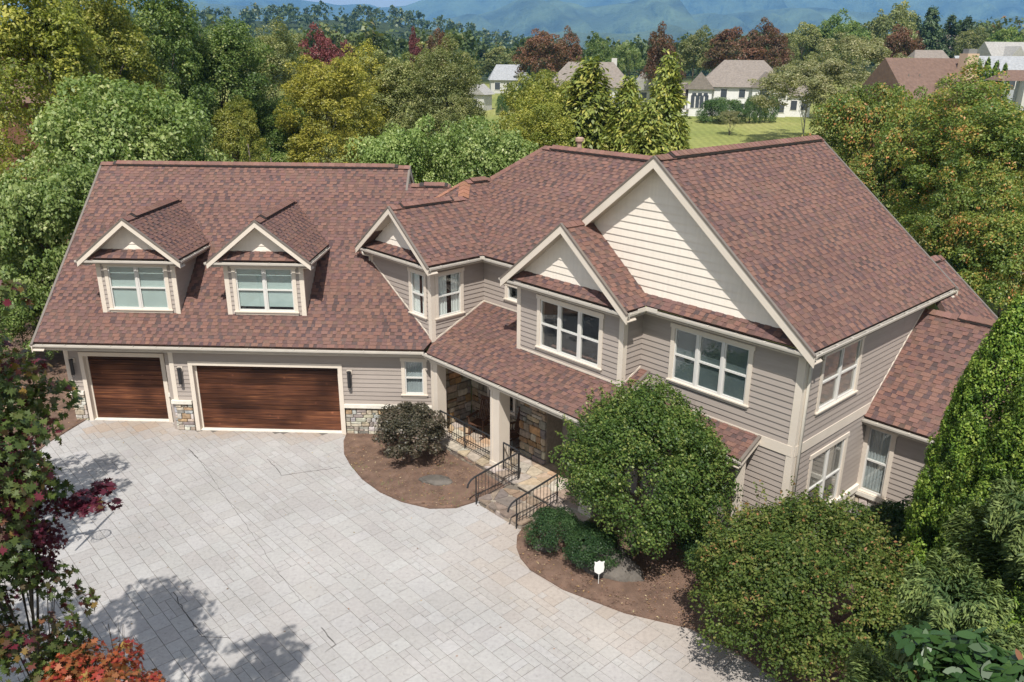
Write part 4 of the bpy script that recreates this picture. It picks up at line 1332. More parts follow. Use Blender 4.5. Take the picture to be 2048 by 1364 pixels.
def grid_mesh(name, xs, ys, zf, mat, smooth=True):
    X, Y = np.meshgrid(xs, ys); Z = zf(X, Y)
    v = np.stack([X, Y, Z], -1).reshape(-1, 3)
    nx, ny = len(xs), len(ys)
    i = (np.arange(ny - 1)[:, None] * nx + np.arange(nx - 1)[None]).ravel()
    f = np.stack([i, i + 1, i + nx + 1, i + nx], -1)
    me = bpy.data.meshes.new(name); me.from_pydata(v.tolist(), [], f.tolist())
    me.materials.append(mat)
    if smooth: me.polygons.foreach_set('use_smooth', [True] * len(me.polygons))
    return link(bpy.data.objects.new(name, me))


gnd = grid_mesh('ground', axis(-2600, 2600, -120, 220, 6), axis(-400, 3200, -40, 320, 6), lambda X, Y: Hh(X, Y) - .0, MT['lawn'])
tag(gnd, kind='structure')

# drive: stamped concrete, each stamped slab a piece
DRV = [(-7.12, .72), (-3.6, .72), (-3.6, .0), (5.9, .0), (9.2, -4.0), (18, -13), (18, -30), (-7.12, -30)]
drv = MB().poly_prism([(x, y, -.012) for x, y in [(-7.12, .75), (5.7, .75), (18, -5), (18, -30), (-7.12, -30)]], [(x, y, -.12) for x, y in [(-7.12, .75), (5.7, .75), (18, -5), (18, -30), (-7.12, -30)]]).build('driveway', 'joint')
tag(drv, kind='structure')
BED1 = [(2.60, -.05), (2.62, -.6), (2.85, -1.5), (3.21, -2.21), (3.78, -3.1), (4.47, -3.84), (5.2, -4.35), (6.06, -4.68), (6.8, -4.60), (7.36, -4.22), M3(5.0, .80, 0)[:2], M3(.9, .80, 0)[:2], (5.6, -.05)]
BED2 = [(8.74, -5.50), (8.58, -5.95), (8.58, -6.46), (8.70, -6.95), (8.95, -7.42), (9.75, -8.18), (11.17, -8.99), (12.59, -9.45), (13.52, -10.25), (14.6, -11.6), (15.6, -13.5), (24, -14), (30, 2), M3(18, 6.9, 0)[:2], M3(12.6, 6.9, 0)[:2], M3(12.6, 2.9, 0)[:2], M3(8.0, 2.9, 0)[:2], M3(8.0, .84, 0)[:2], M3(6.82, .84, 0)[:2], M3(6.82, -.30, 0)[:2]]
BED3 = [(-7.0, .9), (-6.75, .72), (-7.05, -1.2), (-7.0, -2.8), (-6.6, -5), (-6.4, -9), (-6.0, -14), (-5.2, -20), (-5.2, -30), (-30, -30), (-30, 25), (-7.3, 25)]


def inside(p, poly):
    c = False; n = len(poly)
    for i in range(n):
        (x0, y0), (x1, y1) = poly[i], poly[(i + 1) % n]
        if (y0 > p[1]) != (y1 > p[1]) and p[0] < (x1 - x0) * (p[1] - y0) / (y1 - y0) + x0: c = not c
    return c


def bed(poly, name, top=.035):
    bm = bmesh.new()
    vs = [bm.verts.new((x, y, top)) for x, y in poly]
    f = bm.faces.new(vs)
    if f.normal.z < 0: f.normal_flip()
    bmesh.ops.triangulate(bm, faces=[f])
    bmesh.ops.subdivide_edges(bm, edges=bm.edges, cuts=5, use_grid_fill=True)
    edge = {v.index for e in bm.edges if e.is_boundary for v in e.verts}
    bm.verts.index_update()
    bset = {v for e in bm.edges if e.is_boundary for v in e.verts}
    for v in bm.verts:
        if v not in bset: v.co.z += random.uniform(-.012, .04)
    r_ = bmesh.ops.extrude_edge_only(bm, edges=[e for e in bm.edges if e.is_boundary])
    for g in r_['geom']:
        if isinstance(g, bmesh.types.BMVert): g.co.z = -.1
    me = bpy.data.meshes.new(name); bm.to_mesh(me); bm.free()
    me.materials.append(MT['soil'])
    return tag(link(bpy.data.objects.new(name, me)), kind='structure')


bed(BED1, 'planting_bed'); bed(BED2, 'planting_bed'); bed(BED3, 'planting_bed')

# ashlar stamp pattern on a 0.2 m module, lines parallel to the entrance wing
PAV = [(0.350, 0.338, 0.326), (0.358, 0.347, 0.336), (0.342, 0.328, 0.316), (0.365, 0.355, 0.345), (0.348, 0.333, 0.320)]
PSTAIN = (0.36, 0.275, 0.205)


def pavers():
    rr = random.Random(99); cell = .19
    lo_a, hi_a, lo_b, hi_b = -12, 28, -26, 8
    na, nb = int((hi_a - lo_a) / cell), int((hi_b - lo_b) / cell)
    clipP = ccw([(-7.12, .70), (-7.12, -16), (16.5, -16), (16.5, -6), (5.7, .70)])
    out = []
    cells = []
    j = 0
    while j < nb - 3:
        hb_ = rr.choice((2, 2, 2, 3))
        i = 0
        while i < na:
            L = rr.choice((2, 2, 3, 3, 4))
            if rr.random() < .62: cells.append((i, j, L, hb_))
            else:
                h1 = rr.choice((1, hb_ - 1)); k0 = rr.choice((1, 2)) if L > 2 else 1
                cells += [(i, j, k0, h1), (i + k0, j, L - k0, h1), (i, j + h1, L, hb_ - h1)]
            i += L
        j += hb_
    if True:
        for (i, j, sa, sb_) in cells:
            x, y, _ = M3(lo_a + (i + .5) * cell, lo_b + (j + .5) * cell, 0)
            if x < -8 or x > 17.5 or y > 1.2 or y < -17: continue
            a0, b0 = lo_a + i * cell, lo_b + j * cell
            q = [(a0 + .004, b0 + .004), (a0 + sa * cell - .004, b0 + .004), (a0 + sa * cell - .004, b0 + sb_ * cell - .004), (a0 + .004, b0 + sb_ * cell - .004)]
            q = [M3(*p, 0)[:2] for p in q]
            q = clip_convex(ccw(q), clipP)
            if len(q) < 3 or abs(area2(q)) < .002: continue
            cx = sum(p[0] for p in q) / len(q); cy = sum(p[1] for p in q) / len(q)
            if (cx > -3.3 and cy > .12) or (abs(cx + 3.2) < .3 and cy > .0): continue
            if inside((cx, cy), BED3) and all(inside(p, BED3) for p in q): continue
            if all(inside(p, BED1) or inside(p, BED2) for p in q): continue
            # rusty stain near the garage wall and along the bed edges
            ds = min(abs(cy - .2) if -6.5 < cx < 5 else 9, 9)
            s_ = max(0, 1 - ds / 1.1) * .9
            de = min(math.hypot(cx - x1, cy - y1) for x1, y1 in BED2[2:10])
            s_ = max(s_, max(0, 1 - de / 2.2) * .55)
            s_ = min(1, s_ * rr.uniform(.4, 1.1))
            col = jit(rr.choice(PAV), .02, rr)
            col = tuple(c * (1 - s_) + p * s_ for c, p in zip(col, PSTAIN))
            d = (cx - CAM[0]) ** 2 + (cy - CAM[1]) ** 2
            vis = cy > -11.8
            out.append((d + (0 if vis else 1e6) - abs(area2(q)) * 60, q, col, rr.uniform(-.002, .003)))
    out.sort(key=lambda t: t[0])
    mb = MB()
    for k, (d, q, col, dz) in enumerate(out):
        cx = sum(p[0] for p in q) / len(q); cy = sum(p[1] for p in q) / len(q)
        top = [(cx + (x - cx) * .985, cy + (y - cy) * .985, dz) for x, y in q]; bot = [(x, y, -.014) for x, y in q]
        if k < 290: MB().shell(top, bot, col).build('paver', 'paver', drv)
        else: mb.shell(top, bot, col)
    o = mb.build('paver_field', 'paver', drv); o['kind'] = 'stuff'


pavers()


def crack(pts, w_=.012):
    w_ *= .45
    P = [at_z(x, y, .006) for x, y in pts]
    mb = MB(); rr = random.Random(int(pts[0][0])); Q = []
    for k in range(len(P) - 1):
        m_ = max(2, int(np.linalg.norm(P[k + 1] - P[k]) / .12))
        for i in range(m_): Q.append(P[k] + (P[k + 1] - P[k]) * i / m_ + np.array([rr.uniform(-.02, .02), rr.uniform(-.02, .02), 0]))
    Q.append(P[-1])
    for k in range(len(Q) - 1):
        d = Q[k + 1] - Q[k]; s_ = np.array([-d[1], d[0], 0]); s_ = s_ / np.linalg.norm(s_) * w_ * rr.uniform(.5, 1.3)
        t_ = [Q[k] - s_, Q[k + 1] - s_, Q[k + 1] + s_, Q[k] + s_]
        mb.poly_prism(t_, [x - np.array([0, 0, .01]) for x in t_])
    mb.build('crack', 'vent', drv)


crack([(378, 898), (396, 916)], .022); crack([(396, 916), (455, 998), (492, 1050), (560, 1150), (605, 1205)], .006)
crack([(535, 918), (552, 935), (562, 951)], .014); crack([(562, 951), (690, 933)], .005)
crack([(347, 1184), (372, 1228), (404, 1272)], .016); crack([(404, 1272), (462, 1276)], .008)
crack([(642, 1254), (672, 1290)], .018); crack([(672, 1290), (650, 1304)], .012)

# ================================================================== VEGETATION
def unit(v):
    return v / (np.linalg.norm(v, axis=-1, keepdims=True) + 1e-9)


def leaf_mesh(name, P, Nn, size, rnd, rng, aspect=.62, tang=None, tk=0.0, shape=None, fold=.12, nk=1.0):
    """one small face per leaf; P centres, Nn preferred normals, tang preferred long axis"""
    n = len(P)
    nrm = unit(Nn * nk + rng.normal(0, .55, (n, 3)))
    t = rng.normal(0, 1, (n, 3))
    if tang is not None: t = t * (1 - tk) + tang * tk * 2.2
    t = unit(t - nrm * (t * nrm).sum(1, keepdims=True))
    b = np.cross(nrm, t)
    s = np.asarray(size).reshape(-1, 1) * rng.uniform(.7, 1.3, (n, 1))
    if shape is None:
        v = np.stack([P - t * s * .5, P + b * s * aspect * .5 + nrm * s * fold, P + t * s * .5, P - b * s * aspect * .5 + nrm * s * fold], 1)
        k = 4
    else:
        sh = np.array(shape); k = len(sh)
        v = P[:, None, :] + s[:, None, :] * (t[:, None, :] * sh[None, :, 1:2] + b[:, None, :] * sh[None, :, 0:1] + nrm[:, None, :] * (np.abs(sh[None, :, 0:1]) * fold - sh[None, :, 1:2] ** 2 * .15))
    V = v.reshape(-1, 3).astype(np.float32)
    me = bpy.data.meshes.new(name)
    me.vertices.add(len(V)); me.vertices.foreach_set('co', V.ravel())
    me.loops.add(n * k); me.loops.foreach_set('vertex_index', np.arange(n * k, dtype=np.int32))
    me.polygons.add(n)
    me.polygons.foreach_set('loop_start', np.arange(n, dtype=np.int32) * k)
    at = me.attributes.new('rnd', 'FLOAT', 'FACE')
    at.data.foreach_set('value', np.clip(rnd, 0, 1).astype(np.float32))
    me.update(calc_edges=True)
    return me


def sph(n, rng):
    return unit(rng.normal(0, 1, (n, 3)))


def lump(d, seed, k=3):
    """smooth random function of direction, about -1..1"""
    r = np.random.default_rng(seed); o = np.zeros(len(d))
    for i in range(7):
        w = r.normal(0, 1, 3) * k; o += np.sin(d @ w + r.uniform(0, 6.28))
    return o / 3.0


def broad_points(n, nclump, seed, cr=(.17, .30), ragged=.22, flat=0.0, core=.35, zs=1.0):
    """leaf positions in a unit crown, x,y in -1..1, z in 0..1, gathered in clumps"""
    rng = np.random.default_rng(seed)
    d = sph(nclump, rng)
    d[:, 2] = np.where(d[:, 2] < -.55, -d[:, 2], d[:, 2])
    r = (rng.uniform(core, 1, nclump) ** .6) * (1 + ragged * lump(d, seed + 1, 2.2))
    rc = rng.uniform(cr[0], cr[1], nclump)
    c = d * (r * (1 - rc * .6))[:, None]
    c[:, 2] *= zs
    w = rc ** 2; idx = rng.choice(nclump, n, p=w / w.sum())
    q = sph(n, rng)
    q[:, 2] = np.where((q[:, 2] < -.2) & (rng.random(n) < .6), -q[:, 2], q[:, 2])
    rr = rng.uniform(.45, 1.05, n) ** .6
    P = c[idx] + q * (rc[idx] * rr)[:, None]
    nn = unit(q + d[idx] * .5 + np.array([0, 0, .5]))
    rnd = np.clip(.5 + rng.normal(0, .17, n) + (rng.random(nclump)[idx] - .5) * .45, 0, 1)
    P = P + np.array([0, 0, zs])
    return P, nn, rnd, c + np.array([0, 0, zs])


def crown_broad(name, n, nclump, seed, leaf, **kw):
    P, nn, rnd, c = broad_points(n, nclump, seed, **kw)
    return leaf_mesh(name, P, nn, leaf, rnd, np.random.default_rng(seed + 5))


def crown_conifer(name, n, seed, leaf, power=.85, droop=.25, whorls=16):
    rng = np.random.default_rng(seed)
    nb = whorls * 11
    z0 = np.sort(rng.uniform(0, .97, nb)); az = rng.uniform(0, 6.283, nb)
    L = (1 - z0) ** power * rng.uniform(.65, 1.1, nb) + .03
    idx = rng.choice(nb, n, p=(L + .05) / (L + .05).sum())
    t = rng.uniform(.15, 1, n) ** .7
    rad_ = np.stack([np.cos(az), np.sin(az), 0 * az], 1)
    Lx = L[idx] * t
    sp = rng.normal(0, 1, (n, 3)) * (.05 + .07 * (1 - t))[:, None]
    P = rad_[idx] * Lx[:, None] + np.stack([0 * t, 0 * t, z0[idx] + .06 * np.sin(t * 3) * L[idx] - droop * .3 * t ** 2 * L[idx]], 1) + sp * np.array([1, 1, .35])
    P[:, 2] = np.clip(P[:, 2], 0, 1.02)
    nn = unit(rad_[idx] * .7 + np.array([0, 0, .7]))
    rnd = np.clip(.5 + rng.normal(0, .18, n) + (rng.random(nb)[idx] - .5) * .4 + (t - .6) * .3, 0, 1)
    P[:, 2] *= 4
    return leaf_mesh(name, P, nn, leaf, rnd, rng, aspect=.38, tang=unit(rad_[idx] + np.array([0, 0, -.3])), tk=.6)


def crown_arbor(name, n, seed, leaf, nclump=1700):
    """dense column built of upright lumpy sprays"""
    rng = np.random.default_rng(seed)
    z = rng.uniform(0, .985, nclump) ** 1.1; az = rng.uniform(0, 6.283, nclump)
    d = np.stack([np.cos(az), np.sin(az), z * 3], 1)
    prof = np.interp(z, [0, .12, .35, .6, .8, .93, 1.0], [.86, 1.0, .94, .72, .43, .18, .015])
    lum = 1 + .09 * lump(d * np.array([1, 1, 1.3]), seed, 2.2) + rng.uniform(-.10, .06, nclump)
    rc = rng.uniform(.08, .145, nclump) * np.interp(z, [0, .8, 1], [1, .8, .35])
    r = np.maximum(prof * lum - rc * .6, .0)
    out = np.stack([np.cos(az), np.sin(az), 0 * az], 1)
    c = out * r[:, None] + np.stack([0 * z, 0 * z, z * 6], 1)
    idx = rng.choice(nclump, n, p=rc ** 2 / (rc ** 2).sum())
    q = sph(n, rng)
    inward = (q * out[idx]).sum(1) < -.25
    q[inward] *= -1
    P = c[idx] + q * rc[idx][:, None] * np.array([1, 1, 1.5]) * rng.uniform(.6, 1.05, (n, 1))
    P[:, 2] = np.maximum(P[:, 2], 0)
    tip = q[:, 2] * .25 + (q * out[idx]).sum(1) * .25  # tops and outer sides of sprays coloured lighter, as if sunlit
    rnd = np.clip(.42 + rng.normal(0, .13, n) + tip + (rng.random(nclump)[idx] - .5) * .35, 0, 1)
    nn = unit(q + out[idx] * .6 + np.array([0, 0, .3]))
    m_ = n // 4                       # inner sprays coloured dark, shade put into the tone
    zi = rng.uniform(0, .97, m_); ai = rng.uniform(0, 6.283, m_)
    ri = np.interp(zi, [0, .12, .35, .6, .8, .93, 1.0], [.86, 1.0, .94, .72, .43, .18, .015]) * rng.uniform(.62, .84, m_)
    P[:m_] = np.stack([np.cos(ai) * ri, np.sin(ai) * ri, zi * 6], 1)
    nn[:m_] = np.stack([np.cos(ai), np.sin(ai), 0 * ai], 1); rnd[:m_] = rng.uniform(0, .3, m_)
    return leaf_mesh(name, P, nn, leaf, rnd, rng, aspect=.55, tang=np.tile(np.array([[0, 0, 1.0]]), (n, 1)) + out[idx] * .6, tk=.35)


def trunk_mesh(name, seed, mat, limbs=7, top=.75, r=.035, spread=.65, base=.25):
    """unit-height trunk with limbs: height 1, limbs reach out to +-spread in crown radii (x,y scaled separately)"""
    rr = random.Random(seed); mb = MB()
    k = 7; pts = []; x = y = 0.0
    for i in range(k):
        pts.append((x, y, top * i / (k - 1))); x += rr.uniform(-.02, .02); y += rr.uniform(-.02, .02)
    mb.tube(pts, [r * (1.35 if i == 0 else 1) * (1 - .8 * i / (k - 1)) for i in range(k)], 9)
    for i in range(limbs):
        t = rr.uniform(base, .9); j = t * (k - 1); a = pts[int(j)]; az = rr.uniform(0, 6.28) + i * 2.4
        L = rr.uniform(.5, 1) * spread * (1.15 - t * .6)
        p = [a, (a[0] + math.cos(az) * L * .35, a[1] + math.sin(az) * L * .35, a[2] + .09), (a[0] + math.cos(az) * L * .7, a[1] + math.sin(az) * L * .7, a[2] + .19), (a[0] + math.cos(az) * L, a[1] + math.sin(az) * L, a[2] + .25)]
        rb = r * .5 * (1 - t * .6)
        mb.tube(p, [rb, rb * .75, rb * .45, rb * .2], 6)
        az2 = az + rr.uniform(.5, 1.0)
        b = p[1]; mb.tube([b, (b[0] + math.cos(az2) * L * .4, b[1] + math.sin(az2) * L * .4, b[2] + .12)], [rb * .5, rb * .12], 5)
    return mb.mesh(name, mat, smooth=True)


LM = {}
LM['light'] = leaf_mat('leaves_light_green', [(0, (.045, .075, .018)), (.4, (.095, .135, .036)), (.75, (.165, .200, .070)), (1, (.27, .28, .13))], k=1.3)
LM['mid'] = leaf_mat('leaves_mid_green', [(0, (.030, .055, .014)), (.45, (.068, .105, .026)), (.8, (.125, .160, .045)), (1, (.19, .20, .07))], k=1.3)
LM['dark'] = leaf_mat('leaves_dark_green', [(0, (.018, .038, .012)), (.5, (.042, .078, .022)), (.85, (.080, .120, .035)), (1, (.12, .16, .05))], k=1.3)
LM['yellow'] = leaf_mat('leaves_yellow', [(0, (.075, .090, .018)), (.4, (.175, .175, .030)), (.75, (.28, .25, .045)), (1, (.38, .33, .08))], k=1.12)
LM['yelgreen'] = leaf_mat('leaves_yellow_green', [(0, (.055, .075, .014)), (.4, (.13, .150, .026)), (.75, (.23, .225, .045)), (1, (.33, .29, .07))], k=1.1)
LM['olive'] = leaf_mat('leaves_olive', [(0, (.045, .058, .020)), (.45, (.095, .110, .038)), (.8, (.165, .165, .065)), (1, (.23, .21, .10))], k=1.3)
LM['red'] = leaf_mat('leaves_dark_red', [(0, (.042, .040, .018)), (.35, (.088, .062, .030)), (.7, (.135, .062, .038)), (1, (.20, .100, .062))])
LM['scarlet'] = leaf_mat('leaves_scarlet', [(0, (.060, .024, .020)), (.5, (.125, .034, .036)), (1, (.21, .075, .070))])
LM['turning'] = leaf_mat('leaves_turning_orange', [(0, (.035, .060, .014)), (.45, (.085, .120, .026)), (.70, (.150, .165, .036)), (.86, (.24, .155, .045)), (1, (.34, .13, .055))], k=1.3)
LM['oak'] = leaf_mat('leaves_pale_oak', [(0, (.060, .066, .028)), (.45, (.125, .130, .060)), (.8, (.195, .180, .095)), (1, (.27, .24, .14))], k=1.3)
LM['conifer'] = leaf_mat('needles_yellow_green', [(0, (.040, .055, .012)), (.45, (.095, .120, .024)), (.8, (.185, .190, .040)), (1, (.26, .23, .06))], trans=.2, k=1.3)
LM['pine'] = leaf_mat('needles_dark', [(0, (.016, .032, .014)), (.5, (.040, .068, .028)), (1, (.085, .115, .045))], trans=.15)
LM['arbor'] = leaf_mat('arborvitae_sprays', [(0, (.012, .034, .005)), (.4, (.052, .105, .013)), (.72, (.125, .190, .024)), (1, (.22, .265, .05))], trans=.2)
LM['shrub'] = leaf_mat('leaves_glossy_green', [(0, (.016, .036, .009)), (.4, (.046, .084, .018)), (.75, (.100, .148, .033)), (1, (.20, .215, .062))], rough=.45, spec=.3)
LM['shrub2'] = leaf_mat('leaves_green_tan', [(0, (.022, .042, .010)), (.4, (.058, .092, .020)), (.75, (.120, .150, .036)), (.93, (.19, .175, .055)), (1, (.26, .13, .06))], rough=.5, spec=.22)
LM['purple'] = leaf_mat('leaves_dark_purple', [(0, (.018, .018, .012)), (.4, (.046, .044, .026)), (.75, (.085, .070, .048)), (1, (.15, .105, .085))], rough=.4, trans=.2)
LM['box'] = leaf_mat('leaves_boxwood', [(0, (.010, .026, .010)), (.5, (.026, .056, .020)), (1, (.065, .110, .038))], rough=.45, spec=.25)
LM['maple'] = leaf_mat('leaves_maple_mixed', [(0, (.016, .026, .009)), (.25, (.038, .058, .015)), (.58, (.062, .082, .020)), (.72, (.055, .042, .018)), (.84, (.058, .012, .018)), (.90, (.10, .016, .026)), (1, (.14, .09, .025))], trans=.3)
LM['mapleg'] = leaf_mat('leaves_maple_green', [(0, (.016, .030, .009)), (.35, (.040, .066, .016)), (.75, (.075, .105, .024)), (.92, (.11, .10, .026)), (1, (.11, .028, .024))], trans=.3)
LM['mapler'] = leaf_mat('leaves_maple_red', [(0, (.022, .008, .010)), (.5, (.060, .010, .020)), (.85, (.115, .018, .032)), (1, (.10, .06, .025))], trans=.3)
LM['mapleo'] = leaf_mat('leaves_maple_orange', [(0, (.05, .03, .012)), (.3, (.15, .065, .022)), (.5, (.24, .075, .028)), (.72, (.20, .018, .020)), (.88, (.075, .070, .02)), (1, (.27, .18, .05))], trans=.3)
LM['magnolia'] = leaf_mat('leaves_magnolia', [(0, (.010, .026, .008)), (.5, (.026, .058, .016)), (.88, (.050, .090, .026)), (.94, (.10, .045, .02)), (1, (.14, .06, .03))], rough=.35, spec=.25, trans=.1)
LM['cypress'] = leaf_mat('needles_blue_green', [(0, (.012, .026, .010)), (.5, (.036, .062, .022)), (1, (.150, .185, .060))], trans=.2, spec=.15)

CR = {}
for i in range(4):
    CR['a%d' % i] = crown_broad('crown_broad', 36000, 210, 100 + i, .040, ragged=.22, cr=(.085, .20))
for i in range(2):
    CR['s%d' % i] = crown_broad('crown_sparse', 21000, 190, 140 + i, .042, cr=(.08, .16), ragged=.28)
for i in range(3):
    CR['f%d' % i] = crown_broad('crown_far', 9000, 110, 160 + i, .072, cr=(.11, .22), ragged=.24)
for i in range(3):
    CR['t%d' % i] = crown_broad('crown_tall', 42000, 330, 180 + i, .046, cr=(.09, .22), ragged=.26, zs=2.1)
CR['c0'] = crown_conifer('crown_conifer', 26000, 201, .115)
CR['c1'] = crown_conifer('crown_conifer', 26000, 202, .115, power=.7)
CR['p0'] = crown_conifer('crown_pine', 5000, 203, .2, power=.6, whorls=9)
CR['v0'] = crown_arbor('crown_arborvitae', 115000, 301, .044)
CR['v1'] = crown_arbor('crown_arborvitae', 6000, 302, .16, nclump=250)
TR = {}
for i in range(3):
    TR['b%d' % i] = trunk_mesh('trunk', 400 + i, 'bark')
TR['p'] = trunk_mesh('trunk', 410, 'palebark', limbs=10, r=.03)
TR['c'] = trunk_mesh('trunk', 411, 'bark', limbs=0, top=.95, r=.02)
for me in CR.values():
    me.materials.append(LM['mid'])
NT = [0]


def tree_at(name, label, cat, x, y, z, h, rx, crown, mat, trunk='b0', cb=.18, group=None, ry=None, rz=None, kids=('trunk', 'crown')):
    NT[0] += 1
    rz = (NT[0] * 2.399) % 6.283 if rz is None else rz
    t_ = thing(name, label, cat, (x, y, z), rz, group)
    tr = bpy.data.objects.new(kids[0], TR[trunk]); link(tr, t_)
    rt = rx * .95
    tr.scale = (rt if trunk not in 'cy' else h * .9, rt if trunk not in 'cy' else h * .9, h)
    if trunk not in 'cy':      # keep the bole slender: radius of the unit trunk is in crown radii
        k = h / 9.0
        tr.scale = (rt * min(1.6, max(.5, k * 3.2 / max(rt, .1) * .9)), rt * min(1.6, max(.5, k * 3.2 / max(rt, .1) * .9)), h)
    if crown[0] in 'as' and h * (1 - cb) / 2 / rx > 1.45: crown = 't%d' % (NT[0] % 3)
    c = bpy.data.objects.new(kids[1], CR[crown]); link(c, t_)
    c.location = (0, 0, h * cb); c.scale = (rx, ry or rx, h * (1 - cb) / (4.4 if crown == 'm3' else 6 if crown[0] == 'v' else 4.2 if crown[0] == 't' else 4.4 if crown[0] == 'y' else 4 if crown[0] in 'cpv' else 2))
    c.material_slots[0].link = 'OBJECT'
    c.material_slots[0].material = LM[mat]
    return t_


def tree(name, label, px, top, wpx, dist, crown, mat, trunk='b0', cb=.18, cat='tree', group=None, z=None, squash=1.0):
    p = at_dist(px, top, dist)
    zg = float(Hh(p[0], p[1])) - .05 if z is None else z
    r = wpx / 2 / FPX * math.hypot(dist, p[2] - CAM[2]) * squash
    return tree_at(name, label, cat, p[0], p[1], zg, p[2] - zg, r, crown, mat, trunk, cb, group)


BL = 'broadleaf_tree'
# left-hand belt
tree(BL, 'tall yellowing tree with bare pale stems beyond the left end of the garage', 45, -120, 250, 50, 's0', 'yelgreen', 'p', .05)
tree(BL, 'tall yellow-green tree crowded between the pale-stemmed one and the dark tall one', 165, -70, 190, 58, 'a1', 'yelgreen', 'b1', .05)
tree(BL, 'tallest dark green tree in the belt behind the garage ridge', 290, -70, 190, 62, 'a2', 'mid', 'b2', .05)
tree(BL, 'dark green tree beside the tallest one, left of the tree gap', 425, -5, 200, 66, 'a3', 'mid', 'b0', .05)
tree(BL, 'broad pale green maple right behind the left end of the garage roof', 235, 150, 360, 44, 'a0', 'light', 'b1', .02)
tree(BL, 'pale green maple filling the corner left of the garage roof', 55, 290, 300, 37, 'a1', 'light', 'b2', .0)
tree(BL, 'dark green low tree in shade beside the left garage wall', 85, 470, 190, 41, 'a2', 'dark', 'b0', .0)
tree(BL, 'shaded green tree under the left rake of the garage roof', 20, 560, 170, 36, 'a3', 'mid', 'b0', .0)
tree(BL, 'olive round-topped tree above the dark gap behind the garage ridge', 545, 62, 150, 78, 'a0', 'olive', 'b1', .1)
tree(BL, 'small yellow-green tree in the dark gap behind the garage ridge', 455, 165, 110, 60, 's1', 'yelgreen', 'b1', .05)
tree(BL, 'bright yellow tree behind the middle of the garage ridge', 645, 95, 190, 62, 's0', 'yellow', 'p', .05)
tree(BL, 'yellow-green tree merging with the right of the bright yellow one', 720, 105, 130, 70, 's1', 'yellow', 'b1', .05)
tree(BL, 'dim green tree filling the gap between olive and yellow trees', 565, 170, 150, 66, 'a2', 'mid', 'b1', .02)
tree(BL, 'olive green tree with dark limbs left of the white shed', 790, 88, 165, 70, 'a3', 'olive', 'b2', .1)
tree(BL, 'open-crowned green tree directly left of the white shed', 890, 92, 150, 68, 's1', 'olive', 'b0', .1)
tree(BL, 'low light green tree behind the right end of the garage ridge', 790, 225, 250, 47, 'a1', 'light', 'b1', .0)
tree(BL, 'low light green tree behind the tower gable roof', 960, 235, 260, 46, 'a0', 'light', 'b1', .0)
tree(BL, 'low yellow-green tree right of the tower gable, beside the conifers', 1085, 195, 170, 52, 'a2', 'yelgreen', 'b1', .0)
for k, (px, tp, wp, d) in enumerate([(485, 272, 55, 45), (440, 290, 60, 44), (535, 300, 50, 45)]):
    tree('conifer_tree', ['little tan-tipped conifer in the dark gap behind the garage ridge', 'little conifer left of the tan-tipped one behind the garage ridge', 'little conifer right of the tan-tipped one behind the garage ridge'][k], px, tp, wp, d, 'c0', 'conifer', 'c', .02)
tree(BL, 'small crimson maple behind the bright yellow tree', 645, 72, 85, 130, 'f0', 'scarlet', 'b0', .2)
tree(BL, 'small pinkish red maple right of the crimson one', 690, 84, 45, 150, 'f1', 'scarlet', 'b0', .2)
tree(BL, 'dull red maple rising behind the open-crowned tree by the shed', 868, 66, 62, 140, 'f2', 'red', 'b0', .2)
tree(BL, 'pinkish red maple left of the dull red one', 832, 74, 40, 150, 'f0', 'scarlet', 'b0', .2)
# centre conifers behind the main ridge
tree('conifer_tree', 'feathery yellow-green conifer behind the roof vent pipe', 1180, 122, 250, 56, 'c1', 'conifer', 'c', .0)
tree('conifer_tree', 'shorter yellow-green conifer between two taller ones', 1258, 160, 170, 54, 'c1', 'conifer', 'c', .0)
tree('conifer_tree', 'pointed tall conifer left of the open lawn', 1340, 108, 175, 57, 'c0', 'conifer', 'c', .0)
tree('conifer_tree', 'low dense conifer behind the big gable ridge', 1300, 205, 200, 50, 'c1', 'conifer', 'c', .0)
tree(BL, 'yellow-green tree in front of the grey-roofed ranch house', 1090, 140, 190, 72, 'a0', 'yelgreen', 'b1', .05)
